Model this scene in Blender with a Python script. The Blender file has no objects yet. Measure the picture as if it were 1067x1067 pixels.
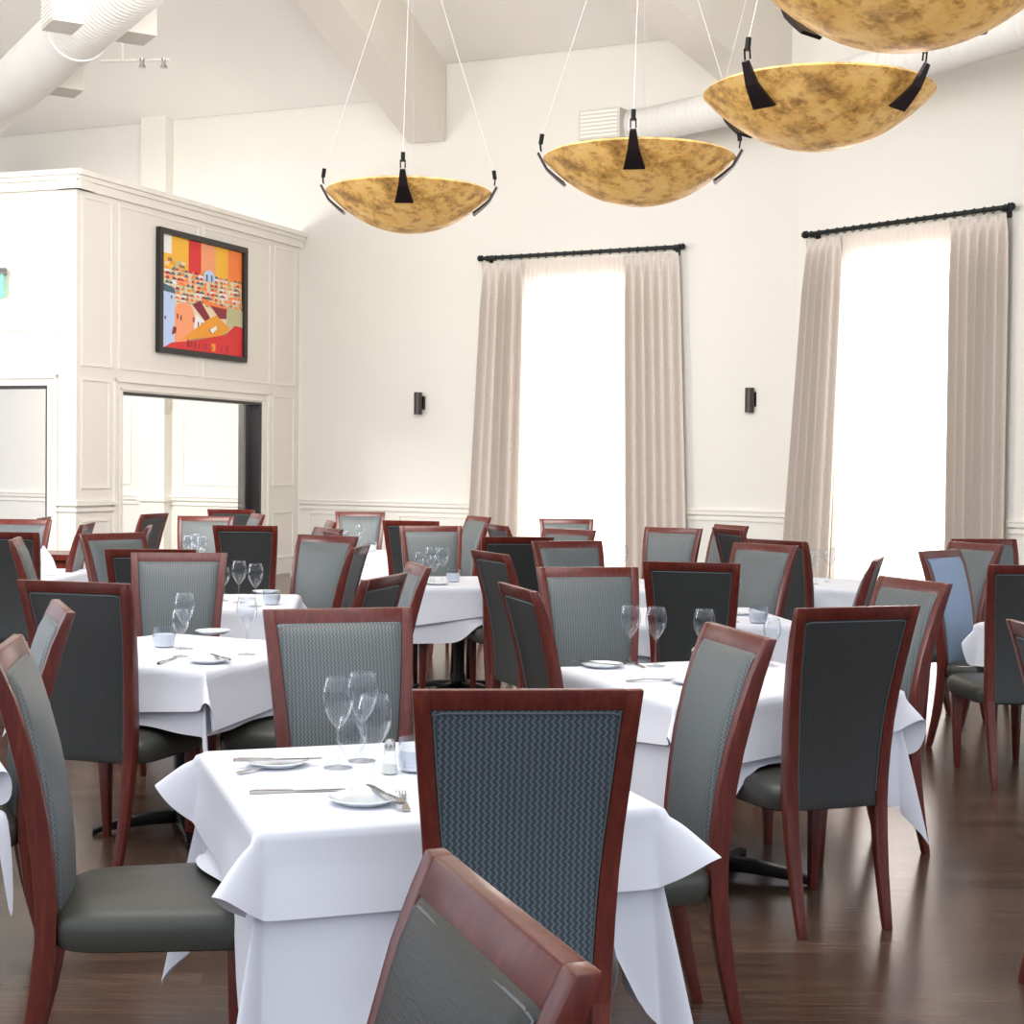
import bpy, bmesh, math, random
from mathutils import Vector, Matrix
PI = math.pi
scene = bpy.context.scene
COL = scene.collection
R = math.radians

# ------------------------------------------------------------------ camera
F = 1600.0
PITCH, ROLL, EYE = R(1.72), 0.012, 1.55
cam_d = bpy.data.cameras.new('camera')
cam = bpy.data.objects.new('camera', cam_d)
COL.objects.link(cam)
cam.matrix_world = Matrix.Translation((0, 0, EYE)) @ Matrix.Rotation(R(90) - PITCH, 4, 'X') @ Matrix.Rotation(ROLL, 4, 'Z')
cam_d.sensor_width = 36
cam_d.lens = 36 * F / 1067
cam_d.clip_end = 200
scene.camera = cam
_cm = cam.matrix_world.to_3x3()

def on_plane_z(px, py, z):
    """point of the horizontal plane z seen at a pixel of the photograph"""
    d = _cm @ Vector(((px - 533.5) / F, -(py - 533.5) / F, -1))
    t = (z - EYE) / d.z
    return d.x * t, d.y * t

# ------------------------------------------------------------------ materials
def mat(name, col, rough=0.5, metal=0.0, **kw):
    m = bpy.data.materials.new(name); m.use_nodes = True
    b = m.node_tree.nodes['Principled BSDF']
    b.inputs['Base Color'].default_value = (*col, 1)
    b.inputs['Roughness'].default_value = rough
    b.inputs['Metallic'].default_value = metal
    for k, v in kw.items():
        b.inputs[k].default_value = v
    return m

def N(m, t, **kw):
    n = m.node_tree.nodes.new(t)
    for k, v in kw.items():
        setattr(n, k, v)
    return n

def L(m, a, b):
    m.node_tree.links.new(a, b)

def ramp(m, fac, stops):
    r = N(m, 'ShaderNodeValToRGB')
    while len(r.color_ramp.elements) < len(stops):
        r.color_ramp.elements.new(0.5)
    for e, (p, c) in zip(r.color_ramp.elements, stops):
        e.position = p; e.color = (*c, 1)
    L(m, fac, r.inputs['Fac'])
    return r.outputs['Color']

def math_node(m, op, a, b=None, c=None):
    n = N(m, 'ShaderNodeMath', operation=op)
    for i, v in enumerate((a, b, c)):
        if v is None: continue
        if isinstance(v, (int, float)): n.inputs[i].default_value = v
        else: L(m, v, n.inputs[i])
    return n.outputs[0]

def bump(m, h, strength, dist=0.002):
    b = N(m, 'ShaderNodeBump'); b.inputs['Strength'].default_value = strength; b.inputs['Distance'].default_value = dist
    L(m, h, b.inputs['Height'])
    L(m, b.outputs['Normal'], m.node_tree.nodes['Principled BSDF'].inputs['Normal'])

def noise(m, scale, detail=3, vec=None, rough=0.5):
    n = N(m, 'ShaderNodeTexNoise'); n.inputs['Scale'].default_value = scale
    n.inputs['Detail'].default_value = detail; n.inputs['Roughness'].default_value = rough
    if vec is not None: L(m, vec, n.inputs['Vector'])
    return n.outputs['Fac']

def coord(m, which='Object', scale=(1, 1, 1), rot=(0, 0, 0)):
    t = N(m, 'ShaderNodeTexCoord'); mp = N(m, 'ShaderNodeMapping')
    mp.inputs['Scale'].default_value = scale; mp.inputs['Rotation'].default_value = rot
    L(m, t.outputs[which], mp.inputs['Vector'])
    return mp.outputs['Vector']

def base(m):
    return m.node_tree.nodes['Principled BSDF'].inputs

# painted walls
def painted(name, c, k=0.96):
    m = mat(name, c, 0.75)
    f = noise(m, 0.8, 4)
    L(m, ramp(m, f, [(0.3, tuple(v * k for v in c)), (0.7, c)]), base(m)['Base Color'])
    return m
M_wall = painted('wall_paint', (0.75, 0.722, 0.66))
M_bay = painted('bay_paint', (0.74, 0.70, 0.635))
M_trim = painted('trim_paint', (0.78, 0.745, 0.675))
M_ceil = painted('ceiling_paint', (0.84, 0.82, 0.77))
M_beam = painted('beam_paint', (0.76, 0.72, 0.65))

# dark polished floorboards
M_floor = mat('floorboards', (0.06, 0.035, 0.022), 0.3)
v = coord(M_floor, 'Object', (1, 1, 1), (0, 0, R(-4)))
br = N(M_floor, 'ShaderNodeTexBrick')
L(M_floor, v, br.inputs['Vector'])
br.inputs['Scale'].default_value = 1.0
br.inputs['Brick Width'].default_value = 1.6; br.inputs['Row Height'].default_value = 0.12
br.inputs['Mortar Size'].default_value = 0.0025; br.inputs['Mortar Smooth'].default_value = 0.3
br.inputs['Color1'].default_value = (0.3, 0.3, 0.3, 1); br.inputs['Color2'].default_value = (0.8, 0.8, 0.8, 1)
br.inputs['Mortar'].default_value = (0, 0, 0, 1); br.offset = 0.37
g = noise(M_floor, 6, 6, coord(M_floor, 'Object', (0.6, 9, 1), (0, 0, R(-4))), 0.65)
mixv = math_node(M_floor, 'ADD', math_node(M_floor, 'MULTIPLY', br.outputs['Color'], 0.45), math_node(M_floor, 'MULTIPLY', g, 0.65))
L(M_floor, ramp(M_floor, mixv, [(0.12, (0.014, 0.008, 0.006)), (0.42, (0.062, 0.034, 0.022)), (0.62, (0.098, 0.056, 0.036)), (0.85, (0.15, 0.092, 0.06))]), base(M_floor)['Base Color'])
rr = N(M_floor, 'ShaderNodeMapRange'); L(M_floor, g, rr.inputs['Value'])
rr.inputs['To Min'].default_value = 0.16; rr.inputs['To Max'].default_value = 0.30
L(M_floor, rr.outputs[0], base(M_floor)['Roughness'])
bump(M_floor, mixv, 0.15, 0.003)

# mahogany chair wood
M_wood = mat('mahogany_wood', (0.13, 0.028, 0.018), 0.33)
g = noise(M_wood, 9, 5, coord(M_wood, 'Object', (6, 6, 0.7)), 0.6)
L(M_wood, ramp(M_wood, g, [(0.25, (0.075, 0.010, 0.009)), (0.55, (0.118, 0.019, 0.011)), (0.8, (0.20, 0.038, 0.022))]), base(M_wood)['Base Color'])
base(M_wood)['Specular IOR Level'].default_value = 0.38; base(M_wood)['Coat Weight'].default_value = 0.22; base(M_wood)['Coat Roughness'].default_value = 0.22
bump(M_wood, g, 0.08)

# woven zigzag vinyl of the backs (UV in metres)
def woven(name, dark, light, per=0.011, amp=0.0065):
    m = mat(name, dark, 0.42)
    t = N(m, 'ShaderNodeTexCoord'); s = N(m, 'ShaderNodeSeparateXYZ'); L(m, t.outputs['UV'], s.inputs[0])
    u, vv = s.outputs[0], s.outputs[1]
    tri = math_node(m, 'PINGPONG', vv, amp)
    a = math_node(m, 'ADD', u, math_node(m, 'MULTIPLY', tri, 0.85))
    w = math_node(m, 'SINE', math_node(m, 'MULTIPLY', a, 2 * PI / per))
    w2 = math_node(m, 'MULTIPLY_ADD', w, 0.5, 0.5)
    n1 = noise(m, 60, 2)
    L(m, ramp(m, w2, [(0.0, tuple(c * 0.55 for c in dark)), (0.5, dark), (0.93, dark), (0.985, light)]), base(m)['Base Color'])
    bump(m, w2, 0.5, 0.0012)
    base(m)['Specular IOR Level'].default_value = 0.6
    return m
M_weave = woven('woven_vinyl', (0.105, 0.120, 0.120), (0.175, 0.20, 0.20))
M_weave_lit = woven('bluish_lit_woven_vinyl', (0.062, 0.088, 0.110), (0.19, 0.235, 0.265), 0.0135, 0.008)  # same vinyl, with the cool light on the front chair put into its colour
M_smooth = None
M_back_shade = woven('shaded_back_vinyl', (0.036, 0.039, 0.037), (0.055, 0.06, 0.06))  # same vinyl, darkened: shade on the down-tilted rear skins is in the colour
M_leather = mat('seat_leather', (0.042, 0.043, 0.036), 0.38)
g = noise(M_leather, 180, 3); bump(M_leather, g, 0.25, 0.001)
M_piping = mat('piping_cord', (0.10, 0.115, 0.12), 0.45)

# linen
M_cloth = mat('white_linen', (0.72, 0.73, 0.80), 0.85)
wv = noise(M_cloth, 420, 2); bump(M_cloth, wv, 0.12, 0.0008)
base(M_cloth)['Sheen Weight'].default_value = 0.25
M_over = mat('white_linen_overlay', (0.78, 0.79, 0.85), 0.85)
wv = noise(M_over, 420, 2); bump(M_over, wv, 0.12, 0.0008)

M_china = mat('white_china', (0.80, 0.84, 0.87), 0.12); base(M_china)['Coat Weight'].default_value = 0.5
M_steel = mat('polished_steel', (0.5, 0.49, 0.47), 0.22, 1.0)
M_black = mat('black_metal', (0.012, 0.011, 0.011), 0.4, 0.6)
M_iron = mat('dark_bronze', (0.035, 0.022, 0.024), 0.38, 0.5)
M_rod = mat('black_iron_rod', (0.022, 0.026, 0.026), 0.45, 0.5)
M_frame = mat('black_frame', (0.015, 0.013, 0.012), 0.35)
M_cable = mat('steel_cable', (0.75, 0.73, 0.70), 0.3, 0.3)
M_salt = mat('salt_grains', (0.8, 0.78, 0.7), 0.8)
M_candle = mat('white_frosted_cup', (0.85, 0.86, 0.9), 0.3)
M_duct = mat('painted_duct', (0.70, 0.68, 0.64), 0.5)
M_register = mat('register_grey', (0.55, 0.52, 0.46), 0.6)
M_wintrim = mat('window_wood', (0.55, 0.33, 0.2), 0.5)

def glass(name, rough=0.0, tint=(1, 1, 1)):
    m = bpy.data.materials.new(name); m.use_nodes = True
    nt = m.node_tree; nt.nodes.remove(nt.nodes['Principled BSDF'])
    out = nt.nodes['Material Output']
    gl = N(m, 'ShaderNodeBsdfGlossy'); gl.inputs['Roughness'].default_value = 0.03
    tr = N(m, 'ShaderNodeBsdfTransparent'); tr.inputs['Color'].default_value = (*tint, 1)
    fr = N(m, 'ShaderNodeLayerWeight'); fr.inputs['Blend'].default_value = 0.32
    mx = N(m, 'ShaderNodeMixShader')
    f2 = math_node(m, 'MULTIPLY_ADD', math_node(m, 'POWER', fr.outputs['Facing'], 1.6), 0.75, 0.035)
    L(m, f2, mx.inputs[0]); L(m, tr.outputs[0], mx.inputs[1]); L(m, gl.outputs[0], mx.inputs[2])
    L(m, mx.outputs[0], out.inputs['Surface'])
    return m
M_glass = glass('clear_glass', tint=(0.93, 0.95, 0.97))
M_pane = glass('window_glass')

# drapes and sheers
M_drape = mat('taupe_drape', (0.66, 0.57, 0.50), 0.85)
g = noise(M_drape, 30, 4, coord(M_drape, 'Object', (1, 1, 6)))
L(M_drape, ramp(M_drape, g, [(0.3, (0.55, 0.485, 0.42)), (0.7, (0.66, 0.59, 0.525))]), base(M_drape)['Base Color'])
base(M_drape)['Sheen Weight'].default_value = 0.3
M_sheer = bpy.data.materials.new('white_sheer'); M_sheer.use_nodes = True
nt = M_sheer.node_tree; nt.nodes.remove(nt.nodes['Principled BSDF'])
df = N(M_sheer, 'ShaderNodeBsdfDiffuse'); df.inputs['Color'].default_value = (0.80, 0.71, 0.63, 1)
tl = N(M_sheer, 'ShaderNodeBsdfTranslucent'); tl.inputs['Color'].default_value = (0.92, 0.90, 0.90, 1)
tp = N(M_sheer, 'ShaderNodeBsdfTransparent')
m1 = N(M_sheer, 'ShaderNodeMixShader'); m1.inputs[0].default_value = 0.36
m2 = N(M_sheer, 'ShaderNodeMixShader'); m2.inputs[0].default_value = 0.07
L(M_sheer, df.outputs[0], m1.inputs[1]); L(M_sheer, tl.outputs[0], m1.inputs[2])
L(M_sheer, m1.outputs[0], m2.inputs[1]); L(M_sheer, tp.outputs[0], m2.inputs[2])
L(M_sheer, m2.outputs[0], nt.nodes['Material Output'].inputs['Surface'])

# alabaster bowls
M_bowl = mat('amber_alabaster', (0.62, 0.38, 0.10), 0.42)
vc = coord(M_bowl, 'Object', (1, 1, 1.6))
n1 = noise(M_bowl, 5.5, 8, vc, 0.72); n2 = noise(M_bowl, 2.2, 5, vc, 0.6); n3 = noise(M_bowl, 14, 6, vc, 0.7)
c1 = ramp(M_bowl, n1, [(0.30, (0.30, 0.15, 0.04)), (0.42, (0.62, 0.34, 0.09)), (0.52, (0.88, 0.52, 0.15)), (0.75, (0.95, 0.62, 0.27))])
mx = N(M_bowl, 'ShaderNodeMixRGB', blend_type='MULTIPLY'); mx.inputs[0].default_value = 0.7
c2 = ramp(M_bowl, n3, [(0.38, (0.38, 0.27, 0.20)), (0.52, (1, 1, 1))])
L(M_bowl, c1, mx.inputs[1]); L(M_bowl, c2, mx.inputs[2])
L(M_bowl, mx.outputs[0], base(M_bowl)['Base Color'])
base(M_bowl)['Coat Weight'].default_value = 0.12
L(M_bowl, mx.outputs[0], base(M_bowl)['Emission Color']); base(M_bowl)['Emission Strength'].default_value = 0.3

# ------------------------------------------------------------------ mesh helpers
class MB:
    def __init__(s):
        s.v = []; s.f = []; s.uv = None; s.mi = []
    def add(s, vs, fs, mi=0):
        o = len(s.v); s.v += [tuple(v) for v in vs]
        s.f += [tuple(i + o for i in f) for f in fs]; s.mi += [mi] * len(fs)
        return o
    def hexa(s, p):  # 8 points: bottom ring 4, top ring 4
        s.add(p, [(3, 2, 1, 0), (4, 5, 6, 7), (0, 1, 5, 4), (1, 2, 6, 5), (2, 3, 7, 6), (3, 0, 4, 7)])
    def box(s, x0, x1, y0, y1, z0, z1, fr=None):
        p = [(x0, y0, z0), (x1, y0, z0), (x1, y1, z0), (x0, y1, z0), (x0, y0, z1), (x1, y0, z1), (x1, y1, z1), (x0, y1, z1)]
        if fr: p = [fr(q) for q in p]
        s.hexa(p)
    def rings(s, rs, cap=True, closed=True):
        n = len(rs[0]); o = len(s.v)
        for r in rs: s.v += [tuple(p) for p in r]
        for i in range(len(rs) - 1):
            for j in range(n if closed else n - 1):
                k = (j + 1) % n
                s.f.append((o + i * n + j, o + i * n + k, o + (i + 1) * n + k, o + (i + 1) * n + j)); s.mi.append(0)
        if cap and closed:
            s.f.append(tuple(o + j for j in reversed(range(n)))); s.f.append(tuple(o + (len(rs) - 1) * n + j for j in range(n))); s.mi += [0, 0]
    def lathe(s, prof, n=20, c=(0, 0, 0)):
        o = len(s.v); m = len(prof)
        for (r, z) in prof:
            for j in range(n):
                a = 2 * PI * j / n
                s.v.append((c[0] + r * math.cos(a), c[1] + r * math.sin(a), c[2] + z))
        for i in range(m - 1):
            for j in range(n):
                k = (j + 1) % n
                s.f.append((o + i * n + j, o + i * n + k, o + (i + 1) * n + k, o + (i + 1) * n + j)); s.mi.append(0)
    def tube(s, pts, r, n=8, cap=True):
        pts = [Vector(p) for p in pts]; rs = []
        rad = r if isinstance(r, (list, tuple)) else [r] * len(pts)
        up = None
        for i, p in enumerate(pts):
            d = (pts[min(i + 1, len(pts) - 1)] - pts[max(i - 1, 0)]).normalized()
            if up is None or abs(up.dot(d)) > 0.95:
                up = Vector((0, 0, 1)) if abs(d.z) < 0.9 else Vector((1, 0, 0))
            a = d.cross(up).normalized(); b = a.cross(d).normalized(); up = b
            rs.append([p + (a * math.cos(2 * PI * j / n) + b * math.sin(2 * PI * j / n)) * rad[i] for j in range(n)])
        s.rings(rs, cap)
    def grid(s, rows, uvs=None):
        o = len(s.v); n = len(rows[0])
        for r in rows: s.v += [tuple(p) for p in r]
        for i in range(len(rows) - 1):
            for j in range(n - 1):
                s.f.append((o + i * n + j, o + i * n + j + 1, o + (i + 1) * n + j + 1, o + (i + 1) * n + j)); s.mi.append(0)
    def mesh(s, name, mats, smooth=False, bevel=0, fix=True, uvf=None, keep_z=None):
        me = bpy.data.meshes.new(name); me.from_pydata(s.v, [], s.f)
        if not isinstance(mats, (list, tuple)): mats = [mats]
        for m in mats: me.materials.append(m)
        for p, i in zip(me.polygons, s.mi): p.material_index = i
        bm = bmesh.new(); bm.from_mesh(me)
        if fix:
            bmesh.ops.remove_doubles(bm, verts=bm.verts, dist=1e-6)
            bmesh.ops.recalc_face_normals(bm, faces=bm.faces)
        if bevel:
            es = [e for e in bm.edges if len(e.link_faces) == 2 and e.calc_face_angle(0) > 0.6 and not (keep_z is not None and all(abs(q.co.z - keep_z) < 1e-4 for q in e.verts))]
            bmesh.ops.bevel(bm, geom=es, offset=bevel, segments=2, profile=0.5, affect='EDGES', clamp_overlap=True)
        if uvf:
            ul = bm.loops.layers.uv.new('UVMap')
            for fc in bm.faces:
                for lp in fc.loops: lp[ul].uv = uvf(lp.vert.co)
        bm.to_mesh(me); bm.free()
        if smooth:
            for p in me.polygons: p.use_smooth = True
            try: me.set_sharp_from_angle(angle=R(40))
            except Exception: pass
        me.update()
        return me

def link(name, me, parent=None):
    o = bpy.data.objects.new(name, me); COL.objects.link(o)
    if parent is not None: o.parent = parent
    return o

def tag(o, label, cat, group=None, kind=None):
    if label: o['label'] = label
    if cat: o['category'] = cat
    if group: o['group'] = group
    if kind: o['kind'] = kind
    return o

def empty(name, loc, rz, label, cat, group=None):
    o = bpy.data.objects.new(name, None); COL.objects.link(o)
    o.empty_display_size = 0.1
    o.location = loc; o.rotation_euler = (0, 0, rz)
    return tag(o, label, cat, group)

def struct(name, me, label=None):
    o = link(name, me); o['kind'] = 'structure'
    if label: o['label'] = label
    return o

def dup(root, loc, rz, label, group=None, name=None):
    r = root.copy(); COL.objects.link(r); r.location = loc; r.rotation_euler = (0, 0, rz); r['label'] = label
    if group: r['group'] = group
    for ch in list(root.children):
        c = ch.copy(); COL.objects.link(c); c.parent = r
        for g in list(ch.children):
            d = g.copy(); COL.objects.link(d); d.parent = c
    return r

def interp(tab, z):
    if z <= tab[0][0]: return tab[0][1]
    for i in range(len(tab) - 1):
        (a, b), (c, d) = tab[i], tab[i + 1]
        if z <= c:
            t = (z - a) / (c - a)
            # catmull-rom style smooth
            m0 = (d - (tab[i - 1][1] if i else b)) / ((c - (tab[i - 1][0] if i else a)) or 1)
            m1 = ((tab[i + 2][1] if i + 2 < len(tab) else d) - b) / (((tab[i + 2][0] if i + 2 < len(tab) else c) - a) or 1)
            h = c - a
            return (2*t**3-3*t*t+1)*b + (t**3-2*t*t+t)*h*m0 + (-2*t**3+3*t*t)*d + (t**3-t*t)*h*m1
    return tab[-1][1]

# ------------------------------------------------------------------ floor
m = MB(); m.box(-12, 10, -4, 27, -0.08, 0)
struct('floor', m.mesh('floor', M_floor))

# ------------------------------------------------------------------ walls
def frame(P, Q, out_right=False):
    """wall frame: t along P->Q, n towards the room, z up"""
    P = Vector((P[0], P[1], 0)); D = (Vector((Q[0], Q[1], 0)) - P).normalized()
    Nn = Vector((-D.y, D.x, 0)) if not out_right else Vector((D.y, -D.x, 0))
    def fr(q):
        v = P + D * q[0] + Nn * q[1]
        return (v.x, v.y, q[2])
    return fr

# long wall: straight part W0 (window 1), curved part, straight part W1 (window 2)
wP, wQ = (-0.34, 20.66), (2.06, 19.41)
fW = frame(wP, wQ, True)          # n towards the camera
ZT = 8.0
def wallbox(m, fr, t0, t1, z0, z1, th=0.3): m.box(t0, t1, -th, 0, z0, z1, fr)
T_END = 2.95
op1 = (0.56, 2.10, 0.25, 3.96)
m = MB()
for a, b, c, d in ((-10.6, op1[0], 0, ZT), (op1[1], T_END, 0, ZT), (op1[0], op1[1], 0, op1[2]), (op1[0], op1[1], op1[3], ZT)):
    wallbox(m, fW, a, b, c, d)
struct('wall_back', m.mesh('wall_back', M_wall))
# second straight part
rP, rQ = (3.60, 18.14), (5.30, 16.10)
fR = frame(rP, rQ, True)
op2 = (0.36, 1.96, 0.25, 3.96)
m = MB()
for a, b, c, d in ((-0.35, op2[0], 0, ZT), (op2[1], 9.5, 0, ZT), (op2[0], op2[1], 0, op2[2]), (op2[0], op2[1], op2[3], ZT)):
    wallbox(m, fR, a, b, c, d)
struct('wall_right', m.mesh('wall_right', M_wall))
# curved part joins them
A0 = Vector(fW((T_END, 0, 0))); A2 = Vector(fR((-0.35, 0, 0)))
dW = (Vector(fW((1, 0, 0))) - Vector(fW((0, 0, 0)))); dR = (Vector(fR((1, 0, 0))) - Vector(fR((0, 0, 0))))
den = dW.x * dR.y - dW.y * dR.x
tt = ((A2.x - A0.x) * dR.y - (A2.y - A0.y) * dR.x) / den
A1 = A0 + dW * tt
curve = []
for i in range(13):
    t = i / 12
    p = A0 * (1 - t) ** 2 + A1 * 2 * t * (1 - t) + A2 * t * t
    d = ((A1 - A0) * (1 - t) + (A2 - A1) * t).normalized()
    curve.append((p, Vector((-d.y, d.x, 0)) * -1))
def curved(m, n0, n1, z0, z1):
    rs = []
    for p, nn in curve:
        a = p + nn * n0; b = p + nn * n1
        rs.append([(a.x, a.y, z0), (b.x, b.y, z0), (b.x, b.y, z1), (a.x, a.y, z1)])
    m.rings(rs)
m = MB(); curved(m, -0.3, 0, 0, ZT)
struct('wall_corner', m.mesh('wall_corner', M_wall, smooth=True))

def rail_profile(m, add, z):
    add(m, 0.0, 0.035, z - 0.02, z + 0.03); add(m, 0.0, 0.05, z + 0.03, z + 0.05); add(m, 0, 0.022, z - 0.09, z - 0.06)
bx = lambda fr, t0, t1: (lambda m, n0, n1, z0, z1: m.box(t0, t1, n0, n1, z0, z1, fr))
CR = 0.99
m = MB(); rail_profile(m, bx(fW, -3.05, 0.0), CR); rail_profile(m, bx(fW, 2.72, T_END), CR)
struct('trim_1', m.mesh('trim_1', M_trim))
m = MB(); rail_profile(m, curved, CR); struct('trim_2', m.mesh('trim_2', M_trim))
m = MB(); rail_profile(m, bx(fR, -0.35, -0.15), CR); rail_profile(m, bx(fR, 2.55, 9.5), CR)
struct('trim_3', m.mesh('trim_3', M_trim))
m = MB(); rail_profile(m, bx(fW, -10.6, -3.4), CR); struct('trim_4', m.mesh('trim_4', M_trim))
for k, (nm, f) in enumerate((('baseboard_back', bx(fW, -10.6, T_END)), ('baseboard_corner', curved), ('baseboard_right', bx(fR, -0.35, 9.5)))):
    m = MB(); f(m, 0, 0.02, 0, 0.16); struct(nm, m.mesh(nm, M_trim))

def panel_moulding(m, fr, t0, t1, z0, z1, w=0.028, d=0.014, n=0.0):
    m.box(t0, t1, n, n + d, z1 - w, z1, fr); m.box(t0, t1, n, n + d, z0, z0 + w, fr)
    m.box(t0, t0 + w, n, n + d, z0 + w, z1 - w, fr); m.box(t1 - w, t1, n, n + d, z0 + w, z1 - w, fr)
# wainscot panels under the rail
m = MB()
for a, b in ((-2.9, -1.6), (-1.4, -0.2)): panel_moulding(m, fW, a, b, 0.25, 0.86)
panel_moulding(m, fR, 2.8, 4.4, 0.25, 0.86)
struct('trim_5', m.mesh('trim_5', M_trim))
# pilaster on the wall behind the enclosure, running up to the ceiling
m = MB(); m.box(-5.9, -5.42, 0, 0.16, 0, 6.72, fW); m.box(-5.93, -5.39, 0, 0.19, 0.95, 1.02, fW)
struct('trim_6', m.mesh('trim_6', M_trim))
m = MB()
for a, b in ((-5.2, -3.6), (-8.0, -6.2)): panel_moulding(m, fW, a, b, 1.2, 2.45)
struct('trim_7', m.mesh('trim_7', M_trim))

# enclosure (bay) : side face with the painting and the front left face
bA, bB = (-4.93, 17.35), (-3.05, 21.9)
fB = frame(bA, bB, True)
BL = 4.92; BT = 4.70
ob = (0.83, 3.91, 0.25, 2.37)
m = MB()
for a, b, c, d in ((0, ob[0], 0, BT), (ob[1], BL, 0, BT), (ob[0], ob[1], 0, ob[2]), (ob[0], ob[1], ob[3], BT)):
    m.box(a, b, -0.22, 0, c, d, fB)
struct('wall_left', m.mesh('wall_left', M_bay), 'cream panelled enclosure wall with a wide opening under the painting')
bC = (-6.5, 17.9)
fC = frame(bA, bC, False)
m = MB()
of = (0.39, 2.3, 0.25, 2.40)
for a, b, c, d in ((0.0, of[0], 0, BT), (of[1], 3.6, 0, BT), (of[0], of[1], 0, of[2]), (of[0], of[1], of[3], BT)):
    m.box(a, b, -0.22, 0, c, d, fC)
struct('wall_front_left', m.mesh('wall_front_left', M_bay))
# top slab & cornice
m = MB()
def cornice(m, fr, t0, t1):
    m.box(t0, t1, -0.22, 0.05, BT - 0.10, BT, fr); m.box(t0, t1, -0.22, 0.085, BT, BT + 0.05, fr); m.box(t0, t1, -0.22, 0.12, BT + 0.05, BT + 0.11, fr)
cornice(m, fB, -0.08, BL); 
struct('trim_8', m.mesh('trim_8', M_trim))
m = MB(); cornice(m, fC, -0.08, 3.6); struct('trim_9', m.mesh('trim_9', M_trim))
m = MB()
for a, b in ((0.08, 0.64), (0.76, 2.39), (2.50, 4.12), (4.22, 4.80)): panel_moulding(m, fB, a, b, 2.63, 4.55)
for a, b in ((0.08, 0.60), (4.20, 4.78)):
    panel_moulding(m, fB, a, b, 1.23, 2.49); panel_moulding(m, fB, a, b, 0.22, 0.88)
# casing of the opening
m.box(0.67, 0.71, 0, 0.03, 0, 2.52, fB); m.box(4.07, 4.11, 0, 0.03, 0, 2.52, fB); m.box(0.67, 4.11, 0, 0.03, 2.48, 2.52, fB)
m.box(0.79, 0.83, 0, 0.02, 0, 2.41, fB); m.box(3.93, 3.97, 0, 0.02, 0, 2.41, fB); m.box(0.79, 3.97, 0, 0.02, 2.39, 2.42, fB)
m.box(-0.05, 0.69, 0, 0.05, 1.04, 1.09, fB); m.box(-0.03, 0.69, 0, 0.03, 0.97, 1.0, fB)
struct('trim_10', m.mesh('trim_10', M_trim))
m = MB()
panel_moulding(m, fC, 0.2, 2.6, 3.02, 4.56)
m.box(0.24, 0.28, 0, 0.03, 0, 2.52, fC); m.box(0.24, 2.45, 0, 0.03, 2.48, 2.52, fC)
m.box(-0.05, 0.26, 0, 0.05, 1.04, 1.09, fC); m.box(-0.03, 0.26, 0, 0.03, 0.97, 1.0, fC)
struct('trim_11', m.mesh('trim_11', M_trim))
# dark frames lining the openings, with glass
def dark_window(name, fr, o, wd):
    m = MB()
    m.box(o[0], o[1], -0.12, 0.01, o[3] - 0.035, o[3], fr)
    m.box(o[1] - 0.05, o[1], -0.20, 0.01, o[2], o[3] - 0.035, fr)
    m.box(o[1] - 0.22, o[1] - 0.05, -0.22, -0.14, o[2], o[3] - 0.035, fr)
    m.box(o[0], o[0] + 0.02, -0.20, 0.0, o[2], o[3] - 0.035, fr)
    w = struct(name, m.mesh(name, M_frame), 'dark framed opening in the cream enclosure wall')
    m = MB(); m.box(o[0] + 0.02, o[1] - 0.05, -0.105, -0.1, o[2], o[3] - 0.035, fr)
    link('window_pane', m.mesh('window_pane', M_pane), w)
dark_window('window_3', fB, ob, 0.2)
dark_window('window_4', fC, of, 0.2)

# painting
art = empty('painting', fB((2.46, 0.0, 3.64)), 0, 'black-framed red and orange painting of a hillside town on the enclosure wall', 'painting')
def rel(me_v, loc): return [tuple(Vector(v) - Vector(loc)) for v in me_v]
def placed(m, loc):
    m.v = rel(m.v, loc); return m
aloc = fB((2.46, 0.0, 3.64))
m = MB(); t0, t1, z0, z1 = 1.48, 3.44, 2.88, 4.40; w = 0.07
for a, b, c, d in ((t0, t1, z1 - w, z1), (t0, t1, z0, z0 + w), (t0, t0 + w, z0 + w, z1 - w), (t1 - w, t1, z0 + w, z1 - w)):
    m.box(a, b, 0.005, 0.075, c, d, fB)
link('picture_frame', placed(m, aloc).mesh('picture_frame', M_frame, bevel=0.004), art)
PAL = dict(white=(0.80, 0.78, 0.80), yellow=(0.85, 0.45, 0.04), red=(0.66, 0.03, 0.03), orange=(0.88, 0.22, 0.05), peach=(0.88, 0.34, 0.16),
           sky=(0.48, 0.60, 0.85), slate=(0.06, 0.13, 0.17), maroon=(0.24, 0.02, 0.04), cream=(0.74, 0.62, 0.42), ochre=(0.80, 0.32, 0.03), olive=(0.50, 0.46, 0.26), brown=(0.3, 0.15, 0.07), dark=(0.05, 0.03, 0.02))
names = list(PAL)
pm = [mat('paint_' + k, PAL[k], 0.6) for k in names]
m = MB(); depth = [0.02]
def poly(col, pts):
    """pts in canvas units 0..1"""
    depth[0] += 0.00004
    vs = [fB((t0 + w + (t1 - t0 - 2 * w) * u, depth[0], z0 + w + (z1 - z0 - 2 * w) * v)) for u, v in pts]
    m.add(vs, [tuple(range(len(vs)))], names.index(col))
def rc(col, a, b, c, d): poly(col, [(a, c), (b, c), (b, d), (a, d)])
rc('olive', 0, 1, 0, 1)
for c, a, b, d in (('white', 0, .13, .84), ('yellow', 0, .13, .70), ('yellow', .13, .33, .72), ('red', .33, .48, .66), ('peach', .48, .66, .70), ('yellow', .66, .82, .72), ('orange', .82, 1, .66)):
    rc(c, a, b, d, 1 if not (c == 'yellow' and a == 0) else .84)
random.seed(5)
rc('cream', 0, 1, .42, .70)
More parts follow.
